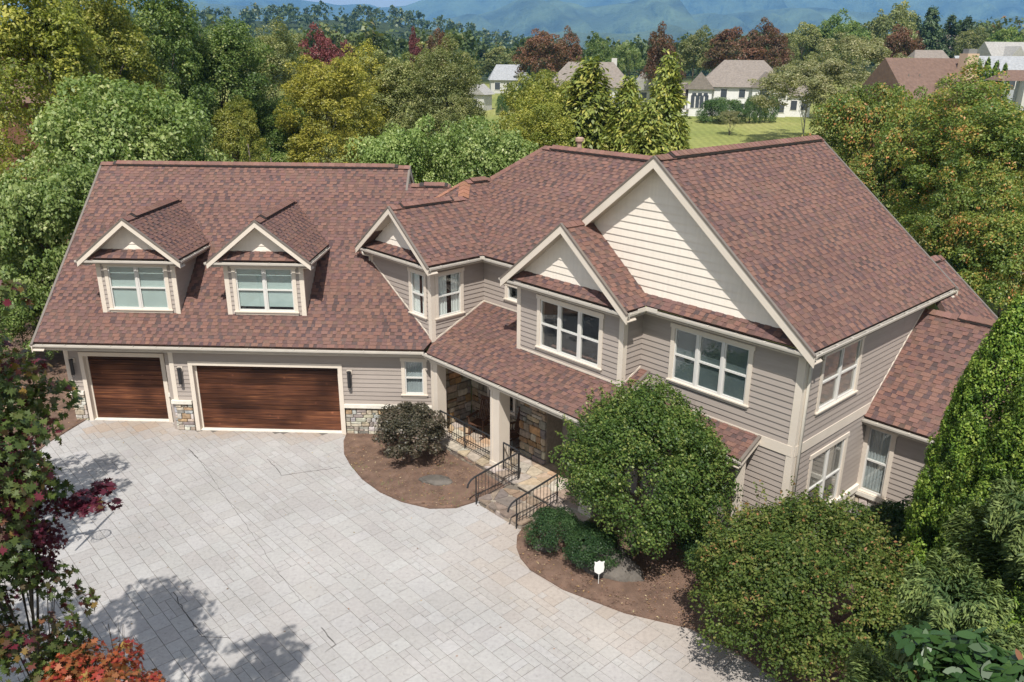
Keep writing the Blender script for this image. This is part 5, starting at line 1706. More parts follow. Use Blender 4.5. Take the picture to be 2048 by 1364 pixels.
# red maples and others in the neighbourhood
for px, tp, wp, d, lb in [(1085, 66, 105, 175, 'large dark red maple left of the grey-roofed ranch house'), (1140, 70, 65, 180, 'smaller dark red maple at the right shoulder of the large one'),
                          (1326, 68, 82, 150, 'dark red maple with pale stem behind the pointed conifer'), (1468, 58, 118, 200, 'large dark red maple behind the hip-roofed white house'),
                          (1545, 54, 82, 205, 'dark red maple right of the large one behind the white house'), (1808, 58, 80, 190, 'red maple left of the brown-roofed chimney house')]:
    tree(BL, lb, px, tp, wp, d, 'f%d' % (px % 3), 'red', 'b0', .15)
tree(BL, 'big spreading pale oak standing on the mown lawn', 1628, 108, 210, 118, 's0', 'oak', 'p', .22)
tree(BL, 'pale olive oak behind the big spreading lawn oak', 1735, 55, 170, 145, 's1', 'oak', 'p', .15)
farb = [(1392, 68, 85, 215, 'olive', 'olive tree left of the large dark red maple'), (1200, 80, 60, 230, 'mid', 'green tree above the ranch house roof'), (1262, 86, 55, 235, 'light', 'light green tree right of the ranch house roof'),
        (1232, 92, 40, 240, 'mid', 'small green tree between the two above the ranch house'), (1612, 48, 90, 250, 'olive', 'olive tree above the lawn oak, left one'), (1665, 38, 90, 255, 'mid', 'green tree above the lawn oak, right one'),
        (1790, 12, 95, 265, 'olive', 'tall olive tree behind the red maple by the chimney house'), (1715, 48, 80, 250, 'mid', 'green tree between oak top and tall olive tree'), (2020, 58, 90, 250, 'mid', 'round green tree above the blue-grey house'),
        (1955, 60, 70, 280, 'olive', 'olive tree right of the hilltop house'), (1570, 70, 60, 240, 'olive', 'olive tree right of the pair of dark red maples'), (1000, 95, 90, 260, 'olive', 'olive tree behind the small cottage with dormer')]
for px, tp, wp, d, mt_, lb in farb:
    tree(BL, lb, px, tp, wp, d, 'f%d' % (px % 3), mt_, 'b%d' % (px % 3), .1)
for px, tp, wp, d, lb in [(1868, 12, 55, 285, 'tallest dark pine on the skyline behind the chimney house'), (1905, 28, 45, 290, 'dark pine right of the tallest skyline pine'), (1938, 32, 45, 292, 'dark pine left of the hilltop house roof'), (1835, 30, 45, 290, 'dark pine left of the tallest skyline pine')]:
    tree('pine_tree', lb, px, tp, wp, d, 'p0', 'pine', 'c', .12)
# right-hand row of turning maples
for px, tp, wp, d, c_, lb in [(1742, 165, 215, 64, 'a0', 'maple turning orange at the lawn end of the row beyond the big roof'), (1850, 172, 200, 58, 'a1', 'maple turning orange behind the rear roof gable'),
                              (1955, 150, 210, 54, 'a2', 'maple turning orange above the white rail fence'), (2050, 160, 220, 49, 'a3', 'maple turning orange at the fence end of the row')]:
    tree(BL, lb, px, tp, wp, d, c_, 'turning', 'b1', .03)
tree(BL, 'lower green maple filling in front of the orange row, over the fence', 1990, 300, 190, 46, 'a1', 'turning', 'b1', .04)
tree(BL, 'low bushy green tree behind the wing ridge, under the turning maples', 2050, 390, 230, 44, 'a2', 'turning', 'b1', -.05)
tree(BL, 'low bushy green tree between rear roof gable and rail fence', 1975, 450, 150, 45, 'a0', 'dark', 'b1', -.05)
tree(BL, 'lowest green maple in front of the white rail fence', 1915, 385, 170, 47, 'a3', 'turning', 'b1', .0)
tree(BL, 'lower green maple below the lawn end of the orange row', 1775, 300, 180, 58, 'a2', 'turning', 'b1', .02)
for k in range(6):
    tree('arborvitae', '%s arborvitae in the slim hedge row counted from the chimney house' % ['first', 'second', 'third', 'fourth', 'fifth', 'sixth'][k], 1928 + k * 17, 112 + (k % 3) * 6, 36, 132, 'v1', 'arbor', 'c', 0, cat='tree', group='hedge of slim arborvitae by the blue-grey house')

# ------------------------------------------------------------------ shrubs and trees close to the house
MAPLE = [(0, -.50), (.10, -.14), (.34, -.30), (.30, -.08), (.52, .04), (.30, .12), (.40, .30), (.17, .22), (.0, .55), (-.17, .22), (-.40, .30), (-.30, .12), (-.52, .04), (-.30, -.08), (-.34, -.30), (-.10, -.14)]
OVAL = [(0, -.5), (.16, -.28), (.22, 0), (.15, .3), (0, .5), (-.15, .3), (-.22, 0), (-.16, -.28)]


def crown_shape(name, n, nclump, seed, leaf, shape, **kw):
    P, nn, rnd, c = broad_points(n, nclump, seed, **kw)
    return leaf_mesh(name, P, nn, leaf, rnd, np.random.default_rng(seed + 5), shape=shape, fold=.18)


def crown_shoots(name, n, nclump, seed, leaf, shoots=90, **kw):
    """dense shrub crown with upright leafy shoots standing out of the outline"""
    P, nn, rnd, c = broad_points(n, nclump, seed, **kw)
    rng = np.random.default_rng(seed + 7)
    d = sph(shoots, rng); d[:, 2] = np.abs(d[:, 2]) * .9 + .15; d = unit(d)
    base = d * .82 + np.array([0, 0, 1.0]); m = 34
    t = np.tile(np.linspace(0, 1, m), shoots); i = np.repeat(np.arange(shoots), m)
    L = rng.uniform(.14, .32, shoots)
    Q = base[i] + (d[i] * .75 + np.array([0, 0, .55])) * (t * L[i])[:, None] + rng.normal(0, .022, (len(t), 3)) * (1.1 - .7 * t)[:, None]
    P = np.concatenate([P, Q]); nn = np.concatenate([nn, unit(rng.normal(0, 1, Q.shape) + np.array([0, 0, .6]))])
    rnd = np.concatenate([rnd, np.clip(.68 + rng.normal(0, .2, len(Q)), 0, 1)])
    return leaf_mesh(name, P, nn, leaf, rnd, np.random.default_rng(seed + 5))


def crown_fronds(name, seed, leaf, nb=70, per=900):
    """soft conifer: arching branches feathered with fine sprays"""
    rng = np.random.default_rng(seed); Ps = []; Ts = []; Ns = []; Rs = []
    for k in range(nb):
        z0 = 1 - .75 * rng.uniform(0, 1) ** 1.3; az = k * 2.4 + rng.uniform(-.3, .3); L = (1 - z0) ** .6 * rng.uniform(.75, 1.1) * .95 + .25
        r_ = np.array([math.cos(az), math.sin(az), 0]); sd_ = np.array([-math.sin(az), math.cos(az), 0])
        t = rng.uniform(.05, 1, per) ** .8
        wdt = .30 * L * (1 - t) ** .7 * t ** .3 * 1.6
        s_ = rng.uniform(-1, 1, per)
        P = r_ * (t * L)[:, None] + sd_ * (s_ * wdt)[:, None]
        P[:, 2] += z0 * 4 + L * (1.1 * t - .45 * t ** 2) + rng.normal(0, .03, per) - np.abs(s_) * wdt * .35
        P += rng.normal(0, .012, P.shape)
        T = unit(r_ * 1.0 + sd_ * np.sign(s_)[:, None] * .8 + np.array([0, 0, .35]))
        Ps.append(P); Ts.append(T); Ns.append(np.tile(np.array([[0, 0, 1.0]]), (per, 1)) + r_ * .3)
        Rs.append(np.clip(.30 + .5 * t + rng.normal(0, .13, per), 0, 1))
    return leaf_mesh(name, np.concatenate(Ps), unit(np.concatenate(Ns)), leaf, np.concatenate(Rs), rng, aspect=.26, tang=np.concatenate(Ts), tk=.9, nk=1.6)


CR['n0'] = crown_shoots('crown_shrub', 54000, 260, 501, .034, shoots=200, cr=(.10, .21), ragged=.14, core=.55)
CR['n1'] = crown_shoots('crown_shrub', 56000, 270, 502, .033, shoots=130, cr=(.10, .20), ragged=.12, core=.55)
CR['n2'] = crown_broad('crown_shrub', 16000, 110, 503, .062, cr=(.14, .24), ragged=.14, core=.5)
CR['n3'] = crown_broad('crown_shrub', 15000, 90, 504, .055, cr=(.18, .30), ragged=.06, core=.6)
CR['n4'] = crown_broad('crown_shrub', 13000, 80, 505, .075, cr=(.16, .28), ragged=.16, core=.5)
CR['m0'] = crown_shape('crown_maple', 11000, 95, 511, .054, MAPLE, cr=(.11, .22), ragged=.26)
CR['m1'] = crown_shape('crown_maple', 3000, 40, 512, .098, MAPLE, cr=(.16, .30), ragged=.35)
CR['m3'] = crown_shape('crown_maple', 5200, 80, 516, .095, MAPLE, cr=(.15, .30), ragged=.30, zs=2.2)
CR['m2'] = crown_shape('crown_maple', 260, 12, 514, .30, MAPLE, cr=(.25, .4), ragged=.5)
CR['g0'] = crown_shape('crown_magnolia', 1300, 34, 513, .21, OVAL, cr=(.18, .3), ragged=.2)
CR['y0'] = crown_fronds('crown_fronds', 521, .048)
for k in ('n0', 'n1', 'n2', 'n3', 'n4', 'm0', 'm1', 'm2', 'm3', 'g0', 'y0'):
    CR[k].materials.append(LM['mid'])
TR['y'] = trunk_mesh('trunk', 431, 'bark', limbs=0, top=.8, r=.007)
TR['s'] = trunk_mesh('stem', 430, 'bark', limbs=9, r=.05, top=.6, base=.1)


def shrub(name, label, px, py, zc, r, h, crown, mat, cb=.04, ry=None, rz=None, cat='shrub', trunk='s'):
    p = at_z(px, py, zc)
    return tree_at(name, label, cat, p[0], p[1], 0.0, h, r, crown, mat, trunk, cb, None, ry, rz, kids=('stem', 'crown'))


shrub('large_shrub', 'large egg-shaped glossy green shrub with upright shoots in front of the entrance', 1283, 960, 2.2, 2.45, 4.35, 'n0', 'shrub', .05, ry=1.85, rz=TH)
shrub('large_shrub', 'largest round green and tan shrub below the right corner of the house', 1603, 1185, 1.75, 2.38, 3.65, 'n1', 'shrub2', .02, ry=2.2)
tree_at('purple_bush', 'dark purple-leaved bush in the small curved bed beside the porch', 'bush', 5.10, -1.72, 0.02, 1.85, 1.26, 'n2', 'purple', 's', .06, kids=('stem', 'crown'))
shrub('round_shrub', 'small dense dark green shrub at the foot of the right step railing', 1110, 1062, .6, .78, 1.2, 'n3', 'box', .0)
shrub('round_shrub', 'low dark green shrub under the left side of the egg-shaped shrub', 1185, 1098, .5, .8, 1.05, 'n3', 'box', .0)
shrub('round_shrub', 'low dark shrub squeezed between the egg-shaped and the largest shrub', 1415, 1105, .6, .8, 1.3, 'n3', 'box', .0)
shrub('leafy_shrub', 'dark leafy shrub with pale shoots at the foot of the arborvitae', 1905, 1090, 1.5, 1.45, 3.1, 'n4', 'box', .0)
shrub('leafy_shrub', 'dark leafy shrub in shade behind the soft blue-green conifer', 2035, 1130, 1.4, 1.5, 3.0, 'n4', 'box', .0)
shrub('leafy_shrub', 'dark leafy shrub between the largest shrub and the soft conifer', 1850, 1270, 1.2, 1.35, 2.5, 'n4', 'box', .0)
shrub('leafy_shrub', 'small grey-green shrub against the stone base below the tall wing window', 1775, 1062, .6, .72, 1.35, 'n3', 'box', .0)


def conifer_near(name, label, apx, apy, dist, r, crown, mat, cpx=None, cat='tree'):
    a = at_dist(apx, apy, dist)
    return tree_at(name, label, cat, a[0], a[1], 0.0, a[2], r, crown, mat, 'y', .0)


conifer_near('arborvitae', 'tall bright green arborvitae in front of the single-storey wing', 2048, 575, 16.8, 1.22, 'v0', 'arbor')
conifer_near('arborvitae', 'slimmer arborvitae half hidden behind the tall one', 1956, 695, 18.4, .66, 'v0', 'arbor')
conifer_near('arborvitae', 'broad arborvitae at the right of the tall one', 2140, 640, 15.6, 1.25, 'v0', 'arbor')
conifer_near('conifer_tree', 'soft blue-green conifer with feathery fronds beside the magnolia', 1925, 1105, 7.8, 1.5, 'y0', 'cypress')
conifer_near('conifer_tree', 'second soft conifer, its fronds hanging over the dark leafy shrub', 2100, 930, 8.6, 1.5, 'y0', 'cypress')
a = at_dist(2000, 1285, 5.6)
tree_at('magnolia_tree', 'young magnolia with large glossy leaves beside the soft conifer', 'tree', a[0], a[1], 0, a[2], .62, 'g0', 'magnolia', 's', .86)


def maple(label, x, y, h, r, crown, mat, cb, rz=None):
    rz = (x * 7.3 + y * 3.1) % 6.28
    return tree_at('maple_tree', label, 'tree', x, y, 0.0, h, r, crown, mat, 'b2', cb, rz=rz)


maple('green maple with some red leaves overhanging the left edge of the drive', 0.15, -15.2, 10.0, 2.0, 'm0', 'mapleg', .28)
q = at_dist(0, 985, 9.6); maple('dark red maple growing into the green one over the drive', q[0], q[1], q[2] + .75, .66, 'm3', 'mapler', .68)
q = at_dist(168, 1015, 9.3); maple('small spray-shaped red maple leaning out over the drive', q[0], q[1], q[2] + .24, .36, 'm2', 'mapler', .94)
q = at_dist(190, 1410, 8.0); maple('orange and scarlet young maple under the green one', q[0], q[1], q[2] + .70, .78, 'm1', 'mapleo', .78)
q = at_dist(-40, 1225, 8.8); maple('mixed green and dark red maple between the dark red and the scarlet one', q[0], q[1], q[2] + 1.0, 1.0, 'm3', 'maple', .42)
q = at_dist(-60, 800, 9.6); maple('mixed green and dark red maple above the dark red one', q[0], q[1], q[2] + 1.5, 1.05, 'm3', 'maple', .55)
maple('tall maple beside the drive outside the left garage corner', -5.4, -8.9, 8.6, 2.5, 'm0', 'mapleg', .25)
maple('tall maple left of the overhanging green one', -3.2, -16.2, 9.5, 2.6, 'm0', 'mapleg', .25)

# ------------------------------------------------------------------ boulders, sign, hoop, fence, litter
def boulder(label, x, y, sx, sy, sz, seed, rz=0.0, name='boulder'):
    bm = bmesh.new(); bmesh.ops.create_icosphere(bm, subdivisions=4, radius=1)
    v = np.array([vv.co[:] for vv in bm.verts])
    k = 1 + .16 * lump(v, seed, 2.0) + .06 * lump(v, seed + 1, 6) + .05 * lump(v, seed + 2, 13) + .02 * lump(v, seed + 3, 28)
    k = np.minimum(k, 1.12)
    for vv, kk in zip(bm.verts, k):
        vv.co = Vector(vv.co) * float(kk)
        vv.co.z = max(min(vv.co.z, .78), -.5)
        vv.co = Vector((vv.co.x * sx, vv.co.y * sy, (vv.co.z + .2) * sz))
    me = bpy.data.meshes.new(name); bm.to_mesh(me); bm.free()
    me.materials.append(MT['rock']); me.polygons.foreach_set('use_smooth', [True] * len(me.polygons))
    o = link(bpy.data.objects.new(name, me)); o.location = (x, y, .02); o.rotation_euler = (0, 0, rz)
    return tag(o, label, 'rock')


boulder('big dark flat boulder under the egg-shaped shrub behind the white sign', 10.85, -7.25, .95, .45, .55, 3, -.5)
b_ = at_z(1093, 1096, .05); boulder('small tan rock at the foot of the low dark green shrub', b_[0], b_[1], .32, .2, .22, 5, .2)
b_ = at_z(873, 962, .03); boulder('flat grey rock sunk in the bed beside the purple bush', b_[0], b_[1], .5, .28, .12, 8, -.1)
sg = thing('yard_sign', 'small blank white shield sign on a thin stake in the mulch', 'sign', (10.62, -7.98, .03), rad(8))
MB().tube([(0, 0, 0), (0, 0, .42)], .008, 6).build('stake', 'white', sg)
shp = [(-.11, .38), (0, .30), (.11, .38), (.125, .50), (.11, .60), (.125, .67), (.06, .65), (0, .69), (-.06, .65), (-.125, .67), (-.11, .60), (-.125, .50)]
MB().poly_prism([(x, -.012, z) for x, z in shp], [(x, .0, z) for x, z in shp]).build('shield', 'white', sg)

hp = thing('basketball_hoop', 'basketball hoop on a pole with an orange ring, half hidden in the maple leaves', 'hoop', (-3.45, -8.37, 0))
MB().tube([(0, 0, 0), (0, 0, 2.9), (.35, 0, 3.15)], .05, 8).build('pole', 'black', hp)
MB().box((.50, -.68, 2.92), (.54, .68, 3.75)).build('backboard', 'white', hp)
MB().box((.35, -.05, 3.05), (.50, .05, 3.30)).build('bracket', 'black', hp)
MB().tube([(.80 + .23 * math.cos(t), .23 * math.sin(t), 3.05) for t in np.linspace(0, 2 * math.pi, 25)], .014, 6, cap=False).build('ring', 'orange', hp)
nb_ = MB()
for k in range(12):
    t = k * math.pi / 6
    for s_ in (-1, 1):
        nb_.tube([(.80 + .23 * math.cos(t), .23 * math.sin(t), 3.05), (.80 + .12 * math.cos(t + s_ * .8), .12 * math.sin(t + s_ * .8), 2.62)], .004, 4)
nb_.build('net', 'white', hp)


def fence(label, p0, p1, group=None):
    p0 = np.array(p0); p1 = np.array(p1); L = np.linalg.norm(p1[:2] - p0[:2])
    f_ = thing('rail_fence', label, 'fence', tuple(p0), math.atan2(p1[1] - p0[1], p1[0] - p0[0]))
    n = int(L / 2.4)
    for i in range(n + 1):
        x = L * i / n; MB().box((x - .06, -.06, -.2), (x + .06, .06, 1.25)).build('post', 'white', f_)
    for i in range(n):
        for z in (.4, .75, 1.1):
            MB().box((L * i / n + .061, -.02, z - .06), (L * (i + 1) / n - .061, .02, z + .06)).build('rail', 'white', f_)


f0 = at_z(1870, 545, -.9); f1 = at_z(2080, 590, -.7)
f0[2] = Hh(f0[0], f0[1]); f1[2] = Hh(f1[0], f1[1])
fence('white three-rail fence beneath the turning maples behind the wing', f0, f1)

rr = random.Random(5); lit = MB()
def flat_leaf(x, y, z, s_, col):
    a_ = rr.uniform(0, 6.28); c_, d_ = math.cos(a_) * s_, math.sin(a_) * s_
    b0 = len(lit.v)
    lit.v += [(x - c_, y - d_, z), (x + d_ * .6, y - c_ * .6, z + s_ * .3), (x + c_, y + d_, z + s_ * .1), (x - d_ * .6, y + c_ * .6, z + s_ * .25)]
    lit.f.append((b0, b0 + 1, b0 + 2, b0 + 3)); lit.c.append(col)
LC = [(.30, .20, .09), (.22, .12, .06), (.38, .26, .12), (.16, .09, .05), (.34, .17, .09), (.42, .33, .20)]
for _ in range(900):
    x, y = rr.uniform(2.4, 7.6), rr.uniform(-4.8, 0)
    if inside((x, y), BED1): flat_leaf(x, y, .06, rr.uniform(.012, .035), jit(rr.choice(LC), .2, rr))
for _ in range(1500):
    x, y = rr.uniform(8.5, 16), rr.uniform(-11.5, -4)
    if inside((x, y), BED2): flat_leaf(x, y, .06, rr.uniform(.012, .035), jit(rr.choice(LC), .2, rr))
for _ in range(700):
    x, y = rr.uniform(-12, -6.5), rr.uniform(-8, 3)
    if inside((x, y), BED3): flat_leaf(x, y, .06, rr.uniform(.02, .05), jit(rr.choice(LC), .2, rr))
for _ in range(130):
    x, y = rr.uniform(-7, 12), rr.uniform(-11.5, .4)
    if not inside((x, y), BED1) and not inside((x, y), BED2): flat_leaf(x, y, .008, rr.uniform(.012, .032), jit(rr.choice(LC[:4]), .3, rr))
MC = [(.150, .092, .066), (.190, .120, .086), (.120, .072, .052), (.23, .155, .115), (.165, .105, .080)]
for _ in range(5200):
    x, y = rr.uniform(2.4, 7.6), rr.uniform(-4.8, 0)
    if inside((x, y), BED1): flat_leaf(x, y, .055, rr.uniform(.012, .03), jit(rr.choice(MC), .25, rr))
for _ in range(11000):
    x, y = rr.uniform(8.4, 16), rr.uniform(-12, -4)
    if inside((x, y), BED2): flat_leaf(x, y, .055, rr.uniform(.012, .03), jit(rr.choice(MC), .25, rr))
tag(lit.build('leaf_litter', 'litter'), 'fallen leaf bits and chips scattered on beds and drive', 'leaf litter', kind='stuff')
wd = MB()
for (wx, wy, n_, sp_w) in [(3.6, -2.4, 26, .18), (4.6, -3.4, 22, .2), (5.9, -4.0, 34, .26), (6.6, -4.3, 30, .22), (6.3, -2.0, 26, .2), (4.1, -.9, 14, .15), (6.9, -3.9, 18, .15), (5.4, -4.25, 18, .15)]:
    for _ in range(n_):
        x, y = rr.gauss(wx, sp_w), rr.gauss(wy, sp_w); a_ = rr.uniform(0, 6.28); h_ = rr.uniform(.03, .09); b0 = len(wd.v)
        wd.v += [(x, y, .04), (x + .012, y, .04), (x + math.cos(a_) * .05, y + math.sin(a_) * .05, .04 + h_)]
        wd.f.append((b0, b0 + 1, b0 + 2))
tag(wd.build('weeds', 'grass_blade'), 'sparse green weeds sprouting in the curved mulch bed', 'weeds', kind='stuff')

# ------------------------------------------------------------------ neighbouring houses
WM = {}
def wmat(k, c, **kw):
    if k not in WM: WM[k] = noise_mat('neighbour_' + k, c, .8, 2.0, .06, 0.0, **kw)
    return WM[k]
def rmat(k, c):
    if k not in WM: WM[k] = noise_mat('neighbour_roof_' + k, c, .9, 3.0, .22, 0.3, 8)
    return WM[k]
DG = noise_mat('far_glass', (.06, .07, .085), .15, 1, .1, 0, spec=.8)


class Nb:
    def __init__(s, name, label, px, pz, dist, yaw, zbase=None):
        p = at_dist(px, pz, dist)
        s.zr = p[2]; s.zb = float(Hh(p[0], p[1])) - .1 if zbase is None else zbase
        s.o = thing(name, label, 'house', (p[0], p[1], s.zb), yaw)
        s.H = s.zr - s.zb

    def block(s, x0, x1, y0, y1, h, rise, wm, rm, axis='x', hip=0.0, z0=0.0, over=.45):
        MB().box((x0, y0, z0 - .5), (x1, y1, h)).build('wall', wm, s.o)
        X0, X1, Y0, Y1 = x0 - over, x1 + over, y0 - over, y1 + over
        if axis == 'x':
            ym = (y0 + y1) / 2; k = hip * (y1 - y0) / 2
            A, B = (X0 + (k + over if hip else 0), ym, h + rise), (X1 - (k + over if hip else 0), ym, h + rise)
            v = [(X0, Y0, h - .15), (X1, Y0, h - .15), (X1, Y1, h - .15), (X0, Y1, h - .15), A, B]
            f = [(0, 1, 5, 4), (2, 3, 4, 5), (1, 2, 5), (3, 0, 4), (3, 2, 1, 0)]
        else:
            xm = (x0 + x1) / 2; k = hip * (x1 - x0) / 2
            A, B = (xm, Y0 + (k + over if hip else 0), h + rise), (xm, Y1 - (k + over if hip else 0), h + rise)
            v = [(X0, Y0, h - .15), (X1, Y0, h - .15), (X1, Y1, h - .15), (X0, Y1, h - .15), A, B]
            f = [(1, 2, 5, 4), (3, 0, 4, 5), (0, 1, 4), (2, 3, 5), (3, 2, 1, 0)]
        m_ = MB(); m_.v = v; m_.f = f
        return m_.build('roof', rm, s.o)

    def win(s, x, z, w_, h_, y, side_=False, mat=None):
        f_ = MB()
        if not side_: f_.box((x - w_ / 2 - .12, y - .06, z - .12), (x + w_ / 2 + .12, y + .02, z + h_ + .12))
        else: f_.box((y - .02, x - w_ / 2 - .12, z - .12), (y + .06, x + w_ / 2 + .12, z + h_ + .12))
        fo = f_.build('window', wmat('white', (.72, .70, .66)), s.o)
        g_ = MB()
        if not side_: g_.box((x - w_ / 2, y - .10, z), (x + w_ / 2, y - .061, z + h_))
        else: g_.box((y + .061, x - w_ / 2, z), (y + .10, x + w_ / 2, z + h_))
        g_.build('pane', mat or DG, fo)


white = wmat('whitewall', (.52, .51, .48)); tan = wmat('tanwall', (.46, .42, .36)); brown = wmat('brownwall', (.17, .085, .055)); greyw = wmat('greywall', (.36, .38, .40))
rgrey = rmat('grey', (.215, .185, .16)); rbrown = rmat('brown', (.155, .100, .078)); rblue = rmat('bluegrey', (.30, .31, .32)); rlg = rmat('palegrey', (.32, .31, .29))
# white hip-roofed house on the lawn
dull = white; white = wmat('brightwall', (.70, .69, .66))
n = Nb('neighbour_house', 'white two-storey house with grey hip roof behind the round hedge shrubs', 1480, 120, 152, rad(-10))
hh = n.H; hw = hh - 4.2
n.block(-6.6, 8.0, -5, 5, hw, 4.2, white, rgrey, hip=.8)
n.block(2.2, 6.2, -6.2, 0, hw, 2.4, white, rgrey, axis='y')
n.win(4.2, hw - 1.7, 1.6, 1.3, -6.2); n.win(4.2, .6, 1.6, 1.3, -6.2)
n.block(-8.3, -4.4, -6.8, 0, hw * .92, 2.6, white, rgrey, axis='y')
n.block(-11.4, -8.3, -5.5, 1.0, hw * .62, 2.2, white, rgrey, hip=.9)
n.block(8.0, 12.0, -4, 4.5, hw * .72, 2.6, white, rgrey, hip=.6)
MB().poly_prism([(-8.1, -6.86, hw * .93), (-4.6, -6.86, hw * .93), (-6.35, -6.86, hw * .92 + 2.3)], [(-8.1, -6.79, hw * .93), (-4.6, -6.79, hw * .93), (-6.35, -6.79, hw * .92 + 2.3)]).build('gable_face', brown, n.o)
for x in (-7.5, -6.7, -6.0, -5.2): n.win(x, 1.2, .6, 2.0, -6.8)
for x in (-7.3, -6.35, -5.4): n.win(x, 3.1, .7, .5, -6.8)
for x in (-2.4, .6, 7.2): n.win(x, hw - 1.8, 1.0, 1.3, -5)
for x in (-2.4, .6, 7.2): n.win(x, .6, 1.0, 1.3, -5)
for x in (-10.8, -9.9, -9.0): n.win(x, 1.0, .6, 1.9, -5.5)
for x in (9.3, 11.0): n.win(x, 1.0, 1.0, 1.5, -4)
MB().box((-11.2, -8.6, .9), (-8.0, -6.9, 1.05)).build('deck', wmat('deck', (.30, .27, .24)), n.o)
white = dull
# brown house with chimney
n = Nb('neighbour_house', 'brown shingle-roofed house with tall tan chimney behind the orange maples', 1850, 116, 108, rad(14))
hh = n.H; hw = hh - 4.3
n.block(-4.7, 4.9, -4.6, 4.6, hw, 4.3, brown, rbrown, axis='x')
n.block(-1.6, 1.4, -6.0, 0, hw + .1, 1.9, brown, rbrown, axis='y')
n.win(-.1, hw + .5, .8, .9, -6.0)
n.win(0, hw + 1.0, 1.6, 1.2, 4.9, side_=True)
MB().box((3.4, -2.6, 0), (4.9, -1.3, hh + .5)).build('chimney', wmat('chimney', (.52, .38, .27)), n.o)
MB().box((3.6, -2.4, hh + .5), (4.7, -1.5, hh + 1.0)).build('chimney_cap', wmat('cap', (.20, .20, .20)), n.o)
for x in (-3.4, -2.0): MB().tube([(x, -2.2, hw + 1.6), (x, -2.2, hw + 2.6)], .07, 6).build('vent_pipe', rgrey, n.o)
# ranch house behind the conifers
n = Nb('neighbour_house', 'long grey-roofed ranch house behind the yellow-green conifers', 1195, 124, 158, rad(-4))
hw = n.H - 4.2
n.block(-9, 6.5, -4.5, 4.5, hw, 4.2, white, rgrey, hip=.8)
n.block(6.5, 10.5, -5.5, 3, hw * .9, 2.8, white, rlg, axis='y')
for x in (-7, -4, -1, 2, 5): n.win(x, hw - 2.0, 1.1, 1.4, -4.5)
n.win(8.5, hw * .9 - 2.0, 1.2, 1.5, -5.5)
MB().box((2.6, .0, hw), (3.6, .8, n.H + .7)).build('chimney', white, n.o)
# small cottage with dormer
n = Nb('neighbour_house', 'small white cottage with grey roof and one dormer beyond the lawn', 1015, 129, 195, rad(6))
hw = max(2.7, n.H - 3.2)
n.block(-4, 4.5, -3.5, 3.5, hw, 3.2, white, rblue, hip=.4)
n.block(1.6, 3.4, -3.2, 0, hw + .9, .9, white, rblue, axis='y')
n.win(2.5, hw + .15, .8, .6, -3.2)
for x in (-2.5, 0.2, 2.8): n.win(x, max(.6, hw - 2.2), 1.2, 1.5, -3.5)
# white shed
n = Nb('shed', 'little white shed with grey roof beside the open-crowned tree', 958, 168, 150, rad(-25))
hw = n.H - 1.6
n.o['category'] = 'shed'
n.block(-1.8, 1.8, -1.5, 1.5, hw, 1.6, white, rlg, axis='y'); n.win(0, .4, .9, 1.6, -1.5)
# hilltop houses
n = Nb('neighbour_house', 'white hilltop house with brown-grey hip roofs among the trees', 1902, 70, 310, rad(10))
hw = max(3, n.H - 4)
n.block(-6, 6, -5, 5, hw, 4, white, rgrey, hip=.7); n.block(-2, 2, -7, 0, hw, 2.5, white, rgrey, axis='y')
for x in (-4.5, 0, 4.5): n.win(x, hw - 2, 1.2, 1.4, -5 if x else -7)
n = Nb('neighbour_house', 'grey house with steep pale gables right of the arborvitae hedge', 2030, 84, 235, rad(5))
hw = max(3, n.H - 4)
n.block(-7, 7, -4.5, 4.5, hw, 4, greyw, rlg, axis='x'); n.block(-5, -1, -6.5, 0, hw, 3, greyw, rlg, axis='y'); n.block(1.5, 5, -6.5, 0, hw, 2.6, greyw, rlg, axis='y')
for x in (-3, 3.2): n.win(x, hw - 1.6, 1.2, 1.2, -6.5)
n = Nb('neighbour_house', 'blue-grey single-storey house with white trim behind the pavilion', 1998, 112, 150, rad(-6))
hw = n.H - 2.6
n.block(-6, 6, -4, 4, hw, 2.6, greyw, rblue, axis='x'); n.block(2, 6.2, -6, 0, hw - .3, 2.0, white, rblue, axis='y')
for x in (-4, -1.5, .8): n.win(x, hw - 2.0, 1.2, 1.4, -4)
n.win(4.1, hw - 2.4, 2.2, 1.6, -6)
n = Nb('neighbour_house', 'brown-grey roofed house just left behind the chimney house', 1858, 100, 175, rad(0))
hw = n.H - 2.6
n.block(-3.4, 3.4, -3, 3, hw, 2.6, tan, rgrey, hip=.3); n.win(0, hw - 1.8, 1.1, 1.2, -3)
n = Nb('neighbour_house', 'brown house glimpsed through the pale-stemmed yellow tree', 10, 82, 66, rad(25))
hw = n.H - 3.6
n.block(-4.5, 4.5, -4, 4, hw, 3.6, brown, rbrown, axis='x'); n.win(2, hw - 2, 1.2, 1.4, -4)
# open pavilion
n = Nb('pavilion', 'small dark open pavilion with brown roof in front of the blue-grey house', 2036, 140, 128, rad(-8))
n.o['category'] = 'pavilion'
hw = n.H - 1.3
m_ = MB(); m_.v = [(-3, -2.4, hw), (3, -2.4, hw), (3, 2.4, hw), (-3, 2.4, hw), (-1.2, 0, n.H), (1.2, 0, n.H)]; m_.f = [(0, 1, 5, 4), (2, 3, 4, 5), (1, 2, 5), (3, 0, 4), (3, 2, 1, 0)]
m_.build('roof', rbrown, n.o)
for x in (-2.6, 2.6):
    for y in (-2.0, 2.0):
        MB().box((x - .12, y - .12, -.3), (x + .12, y + .12, hw - .01)).build('post', 'black', n.o)

